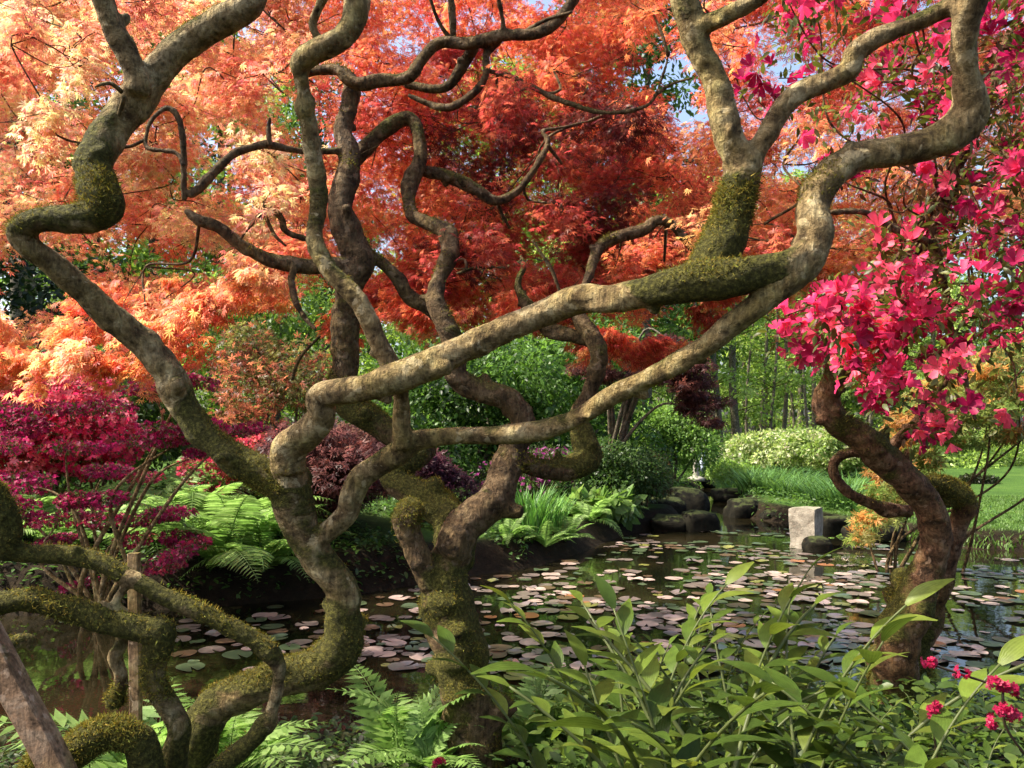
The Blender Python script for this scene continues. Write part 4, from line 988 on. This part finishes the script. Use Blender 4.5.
D = 23.5; x = (696 - 512) / F * D
lo_ = thing('stone_lantern', (x, D, zb(x, D)), 'stone lantern with a pale flat roof rising behind the bright green shrub', 'lantern')
def lathe(prof, sides, name, parent, m_, rot=0):
    g = Geo(); a_ = np.linspace(0, 2 * math.pi, sides, endpoint=False) + rot
    v = np.array([(r * math.cos(q), r * math.sin(q), z) for r, z in prof for q in a_]); n_ = len(prof)
    i_ = np.arange(n_ - 1)[:, None] * sides; j = np.arange(sides)[None]; j2 = (j + 1) % sides
    g.add(v, np.stack([i_ + j, i_ + j2, i_ + sides + j2, i_ + sides + j], -1).reshape(-1, 4), (0, 0, 0)); return g.build(name, m_, parent, smooth=sides > 8)
lathe([(.001, 0), (.26, 0), (.24, .1), (.14, .14), (.001, .14)], 16, 'base', lo_, M['lantern'])
lathe([(.10, .13), (.085, .5), (.10, .86)], 16, 'post', lo_, M['lantern'])
lathe([(.001, .85), (.22, .9), (.22, .96), (.001, .97)], 6, 'platform', lo_, M['lantern'])
lathe([(.13, .965), (.13, 1.16), (.001, 1.165)], 6, 'light_box', lo_, M['lantern'])
lathe([(.001, 1.15), (.30, 1.16), (.29, 1.2), (.1, 1.30), (.001, 1.32)], 6, 'roof', lo_, M['lantern'])
lathe([(.001, 1.31), (.05, 1.34), (.045, 1.38), (.001, 1.42)], 12, 'finial', lo_, M['lantern'])
m, n, l, b = mat('pale_blue_stone'); b.inputs['Base Color'].default_value = (.55, .63, .75, 1); b.inputs['Roughness'].default_value = .6
x = (703 - 512) / F * 27.3
g = rock_geo(np.random.default_rng(77), .10, .09, .36, .12); o = g.build('standing_stone', m); o.location = (x * 1.0, 27.3, .62)
tag(o, 'small pale bluish upright stone at the far end of the channel', 'stone')

# ------------------------------------------------------------------ lily pads
def pad_mesh(rng, col, curl):
    n_ = 18; g = Geo(); a_ = np.linspace(.18, 2 * math.pi - .18, n_)
    rad = 1 + .05 * np.sin(a_ * 3 + rng.uniform(0, 6)); v = [(0, 0, .004)]
    for f_ in (.55, 1.0):
        for q, r in zip(a_, rad): v.append((r * f_ * math.cos(q), r * f_ * math.sin(q), .004 + (curl * abs(math.sin(q * 1.5 + col[0] * 9)) if f_ == 1 else 0)))
    v = np.array(v); j = np.arange(n_ - 1)
    g.add(v, np.stack([j * 0, 1 + j, 2 + j], 1), col); g.f.append(np.stack([1 + j, 1 + n_ + j, 2 + n_ + j, 2 + j], 1))
    return g.mesh('lily_pad', M['pad'])
rng = np.random.default_rng(60)
KINDS = [('dull green', (.06, .085, .04)), ('pinkish grey', (.15, .115, .10)), ('bronze', (.10, .06, .035)), ('orange', (.26, .10, .035)), ('yellow green', (.16, .16, .04)), ('pale rosy', (.38, .28, .24))]
KP = [.30, .32, .14, .025, .06, .155]
meshes = [[pad_mesh(rng, c, cu) for cu in (.02, .10, .25)] for _, c in KINDS]
cand = []
tr = 0
while len(cand) < 880 and tr < 60000:
    tr += 1
    y = 5.2 + 9.8 * rng.random() ** 1.1; px = rng.uniform(180, 1060); x = (px - 512) / F * y
    if pond_sd(np.array([x]), np.array([y]))[0] > -.12: continue
    py = HZ + EYE * F / y
    # open water: the dark part below the left bank, the clear strip across the middle and most of the right
    den = 0.9
    if py < 525: den = .75 if 497 < py < 512 or py < 500 else .12
    elif py < 545: den = .3
    elif py > 668: den = .06
    if px > 900: den *= .3
    if py < 560: den *= .7
    if px < 340 and py < 660: den *= .35
    if y > 14: den = 0
    den *= .10 + .9 * (fbm(np.array([[x * 1.3, y * 1.1, 0]]), 2.6, 2)[0] > .08)
    if rng.random() > den: continue
    r = rng.uniform(.04, .12)
    if all((x - a) ** 2 + (y - b_) ** 2 > (.74 * (r + c_)) ** 2 for a, b_, c_ in cand): cand.append((x, y, r))
cand.sort(key=lambda t: t[1])
gst = Geo()
for k, (x, y, r) in enumerate(cand):
    py = HZ + EYE * F / y; warm = (560 < py < 680)
    pk = np.array(KP) * (np.array([.6, 1.4, 1, 1.6, .8, 1.6]) if warm else np.array([1.8, .8, 1, .4, 1.2, .4])); pk /= pk.sum()
    ki = rng.choice(6, p=pk); me = meshes[ki][rng.choice(3, p=[.6, .3, .1])]
    rz = rng.uniform(0, 6.28); zz = .003 + .0035 * (k % 4); tx, ty = rng.normal(0, .018, 2)
    if k < 295:
        o = link('lily_pad', me); o.location = (x, y, zz); o.scale = (r, r * rng.uniform(.85, 1), r); o.rotation_euler = (tx, ty, rz)
        tag(o, f'{KINDS[ki][0]} lily pad floating flat on the pond', 'lily pad', f'{KINDS[ki][0]} lily pads on the pond')
    else:
        vv = np.zeros(len(me.vertices) * 3, np.float32); me.vertices.foreach_get('co', vv); vv = vv.reshape(-1, 3) * r
        c_, s_ = math.cos(rz), math.sin(rz); vv = np.stack([vv[:, 0] * c_ - vv[:, 1] * s_ + x, vv[:, 0] * s_ + vv[:, 1] * c_ + y, vv[:, 2] + zz], 1)
        n_ = 18; j = np.arange(n_ - 1); gst.add(vv, np.stack([j * 0, 1 + j, 2 + j], 1), KINDS[ki][1]); gst.f.append(np.stack([1 + j, 1 + n_ + j, 2 + n_ + j, 2 + j], 1) + gst.n - len(vv))
if gst.n: tag(gst.build('distant_lily_pads', M['pad']), 'many small lily pads on the farther part of the pond', 'lily pads', kind='stuff')

# ------------------------------------------------------------------ grasses, iris and ferns
def blade_clump(rng, n_, R_, h, wid, cols, arch=.5, name='blades', o=None, mt='grass'):
    a_ = rng.uniform(0, 6.283, n_); r = np.sqrt(rng.random(n_)) * R_
    pos = np.stack([r * np.cos(a_), r * np.sin(a_), 0 * r - .02], 1)
    out = np.stack([np.cos(a_ + rng.normal(0, .6, n_)), np.sin(a_ + rng.normal(0, .6, n_)), 0 * a_], 1)
    up = unit(np.array([0, 0, 1.0]) + out * rng.uniform(0, .3, (n_, 1)))
    side = unit(np.cross(out, up)); out2 = np.cross(up, side); R = np.stack([side, out2, up], -1)
    c = np.array(cols)[rng.integers(0, len(cols), n_)]
    g = Geo(); scatter(g, tm_blade(5, wid, arch), pos, R, h * rng.uniform(.6, 1.1, n_), c, .3, rng)
    return g.build(name, M[mt], o)
def grass_thing(name, px, D, label, cat, n_, R_, h, wid, cols, arch, seed, group=None):
    x = (px - 512) / F * D; o = thing(name, (x, D, max(0, zb(x, D))), label, cat, group); blade_clump(np.random.default_rng(seed), n_, R_, h, wid, cols, arch, 'blades', o); return o
IR = [(.10, .26, .05), (.16, .34, .07), (.07, .18, .04)]
grass_thing('iris_clump', 527, 10.9, 'tall bright green iris clump on the bank right of the rust brown limb', 'plant', 230, .32, .78, .016, IR, .22, 400)
grass_thing('iris_clump', 545, 11.3, 'shorter iris clump behind the tall one', 'plant', 160, .28, .66, .016, IR, .28, 401)
rng = np.random.default_rng(410)
ends = [(735, 20), (752, 18.5), (770, 18), (790, 17.2), (812, 16.6), (832, 15.2), (848, 14.6), (760, 21), (782, 20), (805, 19), (828, 18), (850, 17), (865, 14.2)]
for k, (px, D) in enumerate(ends):
    grass_thing('grass_clump', px, D, 'arching dark green grass clump on the far bank between the rocks and flowering shrubs', 'plant', 150, .35, rng.uniform(.5, .8), .02, [(.05, .12, .03), (.08, .18, .04), (.12, .24, .06)], .7, 411 + k, 'grass clumps on the far bank')

def frond_mesh(rng, L, wid, cols, npin=26, arch=.55, fine=False):
    g = Geo(); t = np.linspace(0, 1, npin + 1)
    c = np.stack([0 * t, L * (t * .9 - .1 * t * t), L * (.75 * t - arch * t ** 2.2) * .8], 1)
    s = np.column_stack([c, .004 * (1 - .75 * t) * (L / .6)]); tube(g, s[:, :3], s[:, 3], 5, np.array(cols[0]) * .8)
    tang = unit(np.gradient(c, axis=0)); pos, dd, nn, ss, cc_ = [], [], [], [], []
    for i_ in range(2, npin + 1):
        tt = t[i_]; ln = wid * L * math.sin(math.pi * min(1, tt ** .75 * .93 + .06)) ** .85 + .006
        for sd_ in (-1, 1):
            d = unit((np.array([sd_, 0, -.12]) + tang[i_] * .42 + rng.normal(size=3) * .05)[None])[0]
            up = np.cross(np.array([1, 0, 0]), tang[i_]); 
            if fine:
                m_ = 9
                for q in range(m_):
                    u = (q + .6) / m_; pl = ln * .24 * (1 - u) ** .7 + .002
                    for s2 in (-1, 1):
                        pos.append(c[i_] + d * ln * u); e = unit((tang[i_] * s2 + d * .55)[None])[0]
                        dd.append(e); nn.append(up + rng.normal(size=3) * .12); ss.append(pl * 1.25)
                pos.append(c[i_]); dd.append(d); nn.append(up); ss.append(ln * .96)
            else:
                pos.append(c[i_]); dd.append(d); nn.append(up + rng.normal(size=3) * .1); ss.append(ln)
    pos, dd, nn, ss = map(np.array, (pos, dd, nn, ss))
    col = np.array(cols)[rng.integers(0, len(cols), len(pos))]
    if fine:
        T1 = (np.array([(0, 0, 0), (.15, .4, .02), (0, 1, -.05), (-.15, .4, .02)]), np.array([(0, 1, 2, 3)]), np.zeros((4, 2)))
        T2 = (np.array([(0, 0, 0), (.022, .45, 0), (0, 1, -.1), (-.022, .45, 0)]), np.array([(0, 1, 2, 3)]), np.zeros((4, 2)))
        lg = ss > ss.max() * 0 + np.array([s_ > .035 for s_ in ss])
        scatter(g, T1, pos[~lg], rot_from(dd, nn)[~lg], ss[~lg], col[~lg], .2, rng); scatter(g, T2, pos[lg], rot_from(dd, nn)[lg], ss[lg], col[lg], .2, rng)
    else:
        T1 = (np.array([(0, 0, 0), (.085, .25, .01), (.06, .65, 0), (0, 1, -.12), (-.06, .65, 0), (-.085, .25, .01)]), np.array([(0, 1, 2, 3), (0, 3, 4, 5)]), np.zeros((6, 2)))
        scatter(g, T1, pos, rot_from(dd, nn), ss, col, .25, rng)
    return g.mesh('frond', M['fern'])
FC = [(.20, .33, .08), (.28, .42, .13), (.14, .24, .055)]
rng = np.random.default_rng(70)
FB = [frond_mesh(rng, 1.0, .17, FC, 30, a_) for a_ in (.45, .7, .95)]
FF = [frond_mesh(rng, .55, .20, FC, 20, a_, True) for a_ in (.5, .8, 1.0)]
def fern(x, y, z, n_, s_, label, lib, rng, group=None, spin=None, lift=.25):
    o = thing('fern', (x, y, z), label, 'fern', group)
    for k in range(n_):
        f = link('frond', lib[rng.integers(0, len(lib))], o)
        a_ = (6.283 * k / n_ + rng.normal() * .25) if spin is None else spin[k]
        f.rotation_euler = (lift + rng.normal() * .18, rng.normal() * .12, a_); q = s_ * rng.uniform(.8, 1.1); f.scale = (q, q, q)
    return o
rng = np.random.default_rng(71)
for k, (px, D, s_, lab) in enumerate([(205, 8.3, 1.0, 'tall pale green fern right of the magenta azalea'), (235, 8.5, 1.15, 'large fern on the left bank in front of the pale trunk'), (262, 8.9, .95, 'fern leaning over the dark water left of the pale trunk'),
                                     (190, 9.2, 1.2, 'tall fern behind the magenta azalea'), (150, 9.0, 1.1, 'fern showing between the tiers of the magenta azalea'), (60, 8.3, 1.0, 'fern below the magenta azalea at the left'), (20, 8.8, 1.1, 'fern at the left edge behind the azalea'),
                                     (240, 10.2, 1.2, 'fern standing farthest back on the left bank'), (545, 10.5, .6, 'fern in front of the tall iris clump'), (565, 11.0, .6, 'fern at the right of the tall iris clump'), (508, 10.2, .55, 'low fern left of the iris at the water edge'),
                                     (590, 12.4, .8, 'spreading fern above the water left of the round shrub'), (622, 13.6, .6, 'fern under the round dark shrub'), (828, 12.9, .5, 'small light fern by the far bank rocks'), (285, 9.3, .8, 'fern close behind the fork of the pale trunk'), (222, 7.95, 1.15, 'frontmost fern hanging over the left bank edge'), (262, 8.05, .95, 'fern at the bank edge directly left of the pale trunk')]):
    x = (px - 512) / F * D; fern(x, D, zb(x, D) - .02, 14, s_ * (1.25 if px < 400 else 1), lab, FB, rng, lift=.3)
NF = [(150, 2.65, 1.45, .55, 'light green fern in front of the wooden stake'), (228, 2.95, 1.1, .4, 'fern at the foot of the low mossy tree'), (400, 3.25, 1.15, .4, 'fern left of the central mossy trunk'), (432, 3.1, .8, .4, 'small fern touching the left side of the central trunk'), (535, 3.4, 1.05, .4, 'fern right of the central mossy trunk'), (270, 2.4, .6, 0, 'low fern at the bottom edge under the mossy branch'), (95, 2.5, 1.0, .4, 'fern behind the leaning timber'), (600, 2.9, .6, 0, 'low fern among the broad leaves right of the central trunk')]
for px, D, s_, lf, lab in NF:
    x = (px - 512) / F * D; fern(x, D, zb(x, D) - .02, 10, s_, lab, FF, rng, lift=.35 + lf)

# low ground cover on the near bank and the left banks
rng = np.random.default_rng(80)
def cover(n_, xr, yr, size, cols, tmpl, name, label, seed, zmin=.05, hmax=.12, mt='leaf', keep=None):
    rng = np.random.default_rng(seed); x = rng.uniform(*xr, n_); y = rng.uniform(*yr, n_)
    d = pond_sd(x, y); ok = d > .05
    if keep is not None: ok &= keep(x, y)
    x, y = x[ok], y[ok]
    f_ = fbm(np.stack([x, y, 0 * x], -1), 3.0, 2) > -.2; x, y = x[f_], y[f_]
    z = ground_z(x, y) + rng.random(len(x)) * hmax; n2 = len(x)
    dd = unit(rng.normal(size=(n2, 3)) * np.array([1, 1, .35])); nn = np.array([0, 0, 1.0]) + rng.normal(size=(n2, 3)) * .35
    c = np.array(cols)[rng.integers(0, len(cols), n2)]
    g = Geo(); scatter(g, tmpl, np.stack([x, y, z], 1), rot_from(dd, nn), size * rng.uniform(.5, 1.3, n2), c, .4, rng)
    tag(g.build(name, M[mt]), label, 'ground cover', kind='stuff')
cover(26000, (-3.5, 4.5), (1.6, 4.9), .045, [(.04, .08, .02), (.07, .13, .03), (.05, .06, .02)], T_LEAF, 'ground_cover', 'low leafy ground cover on the near bank', 81)
cover(17000, (.1, 4.5), (1.6, 4.6), .06, [(.05, .09, .02), (.08, .14, .025), (.1, .15, .03)], T_LEAF, 'leafy_cover', 'dense knee high leafy cover among the broad leaved plants', 86, hmax=.32)
cover(26000, (-9, 2), (7.3, 13), .07, [(.04, .09, .02), (.07, .15, .03), (.11, .2, .05)], T_LEAF, 'bank_cover', 'low leafy plants covering the left and middle banks', 82, keep=lambda x, y: (x < .2 * y - 1.8))
cover(16000, (3.5, 9.5), (12.2, 30), .075, [(.05, .11, .02), (.08, .16, .03), (.12, .22, .05)], T_LEAF, 'far_bank_cover', 'low leafy plants along the far bank', 87, hmax=.22, keep=lambda x, y: pond_sd(x, y) < 1.6)
# lawn blades near its edge and moss on banks
rng = np.random.default_rng(83)
n_ = 45000; x = rng.uniform(5, 16, n_); y = rng.uniform(10.9, 17, n_); d = pond_sd(x, y); ok = (d > .02) & (x > 5.6); x, y = x[ok], y[ok]; n_ = len(x)
a_ = rng.uniform(0, 6.283, n_); out = np.stack([np.cos(a_), np.sin(a_), 0 * a_], 1); up = unit(np.array([0, 0, 1.0]) + out * rng.uniform(0, .5, (n_, 1))); side = unit(np.cross(out, up))
g = Geo(); scatter(g, tm_blade(2, .09, .4), np.stack([x, y, ground_z(x, y) - .005], 1), np.stack([side, np.cross(up, side), up], -1), rng.uniform(.03, .07, n_) + .08 * (pond_sd(x, y) < .2) , [(.09, .17, .03)], .4, rng)
tag(g.build('lawn_grass', M['grass']), 'short grass of the lawn by the pond edge', 'grass', kind='stuff')

# ------------------------------------------------------------------ broad leaved plants of the foreground
SS = [(.07, .115, .018), (.12, .175, .026), (.04, .07, .012), (.055, .095, .015), (.13, .17, .027)]
def seal_mesh(rng, H_, nleaf, ll, lean, cols=SS, start=.32):
    g = Geo(); t = np.linspace(0, 1, 26)
    ax_ = np.array([0, lean, 1.0])
    c = np.stack([.02 * np.sin(t * 5), lean * H_ * t ** 2.2, H_ * (t - .18 * lean * t ** 3)], 1)
    tube(g, c, .0042 * (1 - .7 * t) + .001, 7, (.14, .17, .06)); gs = g
    tang = unit(np.gradient(c, axis=0)); pos, dd, nn, ss = [], [], [], []
    for k in range(nleaf):
        u = start + (1 - start) * (k / (nleaf - 1)); i_ = min(25, int(u * 25)); sd_ = 1 if k % 2 else -1
        d = np.array([sd_ * 1.0, .1, .42 - .3 * rng.random()]) + tang[i_] * (.35 + .6 * u) + rng.normal(size=3) * .16
        if k == nleaf - 1: d = tang[i_] * 1.5
        pos.append(c[i_]); dd.append(d); nn.append(np.array([0, -.25, 1.0]) + rng.normal(size=3) * .22); ss.append(ll * .92 * (1.05 - .5 * abs(u - .55)) * rng.uniform(.8, 1.1))
    gl = Geo(); scatter(gl, T_BIG, np.array(pos), rot_from(np.array(dd), np.array(nn)), np.array(ss), np.array(cols)[rng.integers(0, len(cols), nleaf)], .2, rng)
    return gs.mesh('stem', M['leaf']), gl.mesh('leaves', M['gloss'])
rng = np.random.default_rng(90)
lib = [seal_mesh(rng, .75, 13, .15, .35), seal_mesh(rng, .62, 11, .14, .5), seal_mesh(rng, .5, 10, .12, .3), seal_mesh(rng, .85, 13, .16, .25), seal_mesh(rng, .42, 9, .11, .55), seal_mesh(rng, .6, 16, .095, .4), seal_mesh(rng, .45, 14, .08, .55)]
def seal(px, top_py, D, k, label, group=None, rz=None, s_=None, name='broad_leaved_plant'):
    x = (px - 512) / F * D; z = zb(x, D); Hn = [.70, .58, .47, .81, .39, .56, .41][k]
    ztop = EYE - (top_py - HZ) / F * D; s_ = s_ or max(.4, (ztop - z) / Hn)
    o = thing(name, (x, D, z), label, 'plant', group, rz if rz is not None else rng.uniform(0, 6.28), s_)
    link('stem', lib[k][0], o); link('leaves', lib[k][1], o)
    return o
hero = [(680, 625, 2.0, 3, 'tall upright broad leaved plant with the thickest pale stem in front', .6), (803, 622, 2.05, 3, 'upright pale stemmed plant with ribbed leaves left of the red trunk', 3.6), (595, 606, 2.7, 0, 'broad leaved plant standing farthest left against the lily pads', 1.4),
        (640, 590, 2.6, 0, 'arching plant whose long leaves overlap the orange reflection', 4.9), (720, 575, 2.3, 3, 'tallest arching plant leaning right over the lily pads', 4.6), (775, 600, 2.2, 0, 'arching plant just right of the tallest one', 4.4),
        (550, 640, 2.4, 1, 'solitary broad leaved plant nearest the central trunk', 1.2), (870, 668, 1.8, 0, 'plant with hanging leaves in front of the base of the red trunk', 4.7), (945, 690, 1.9, 1, 'light green plant at the lower right corner', 1.2), (1010, 705, 1.9, 1, 'plant cut by the right edge of the picture', 1.0)]
for px, tp, D, k, lab, rz in hero: seal(px, tp, D, k, lab, rz=rz)
for k in range(112):
    D = rng.uniform(2.0, 4.2); px = rng.uniform(600, 1050)
    tp = np.interp(px, [565, 620, 700, 800, 870, 930, 1040], [690, 630, 610, 615, 665, 705, 715]) + rng.uniform(0, 95)
    seal(px, tp, D, rng.choice([5, 5, 6, 6, 1, 2, 4]) if D < 3 else rng.choice([0, 1, 5]), 'green broad leaved plant in the dense patch on the near bank', 'broad leaved plants in the dense patch on the near bank')

# pink primula heads at the right edge
PC = [(.36, .01, .06), (.7, .03, .12)]
def primula(pts, heads, D, label):
    b0 = P(*pts[0], D); x, y = b0[0], b0[1]; o = thing('primula', b0, label, 'flower')
    arr = np.array([(*P(a_, b_, D) - 0, .0028) for a_, b_ in pts]); arr[:, :3] -= b0; s = spline(arr, .02)
    g = Geo(); tube(g, s[:, :3], s[:, 3], 6, (.07, .05, .03)); g.build('stem', M['leaf'], o)
    for px, py in heads:
        g = Geo(); n2 = 9; c = P(px, py, D) - b0; d = unit(rng.normal(size=(n2, 3)) + np.array([0, -.8, .3])); scatter(g, T_FLOWER, c + d * .012, rot_from(rand_dirs(n2, rng), d), .009, PC[0], .3, rng)
        g.build('flower_head', M['petal'], o)
primula([(1060, 790), (1030, 760), (1005, 725), (1003, 690)], [(994, 682), (1003, 684), (1012, 688), (996, 712), (1006, 708), (1013, 716), (990, 722)], 1.7, 'crimson primula with two whorls of flowers at the lower right')
primula([(1120, 760), (1050, 715), (1000, 688), (960, 674), (930, 664)], [(929, 661), (962, 673)], 1.75, 'thin primula stalk with fading flowers leaning left over the water')
primula([(940, 795), (936, 750), (932, 712)], [(930, 712), (935, 708)], 1.9, 'small crimson primula between the leaves by the red trunk')
primula([(437, 810), (437, 785), (437, 764)], [(436, 763), (441, 762)], 2.6, 'single red primula at the foot of the central trunk')
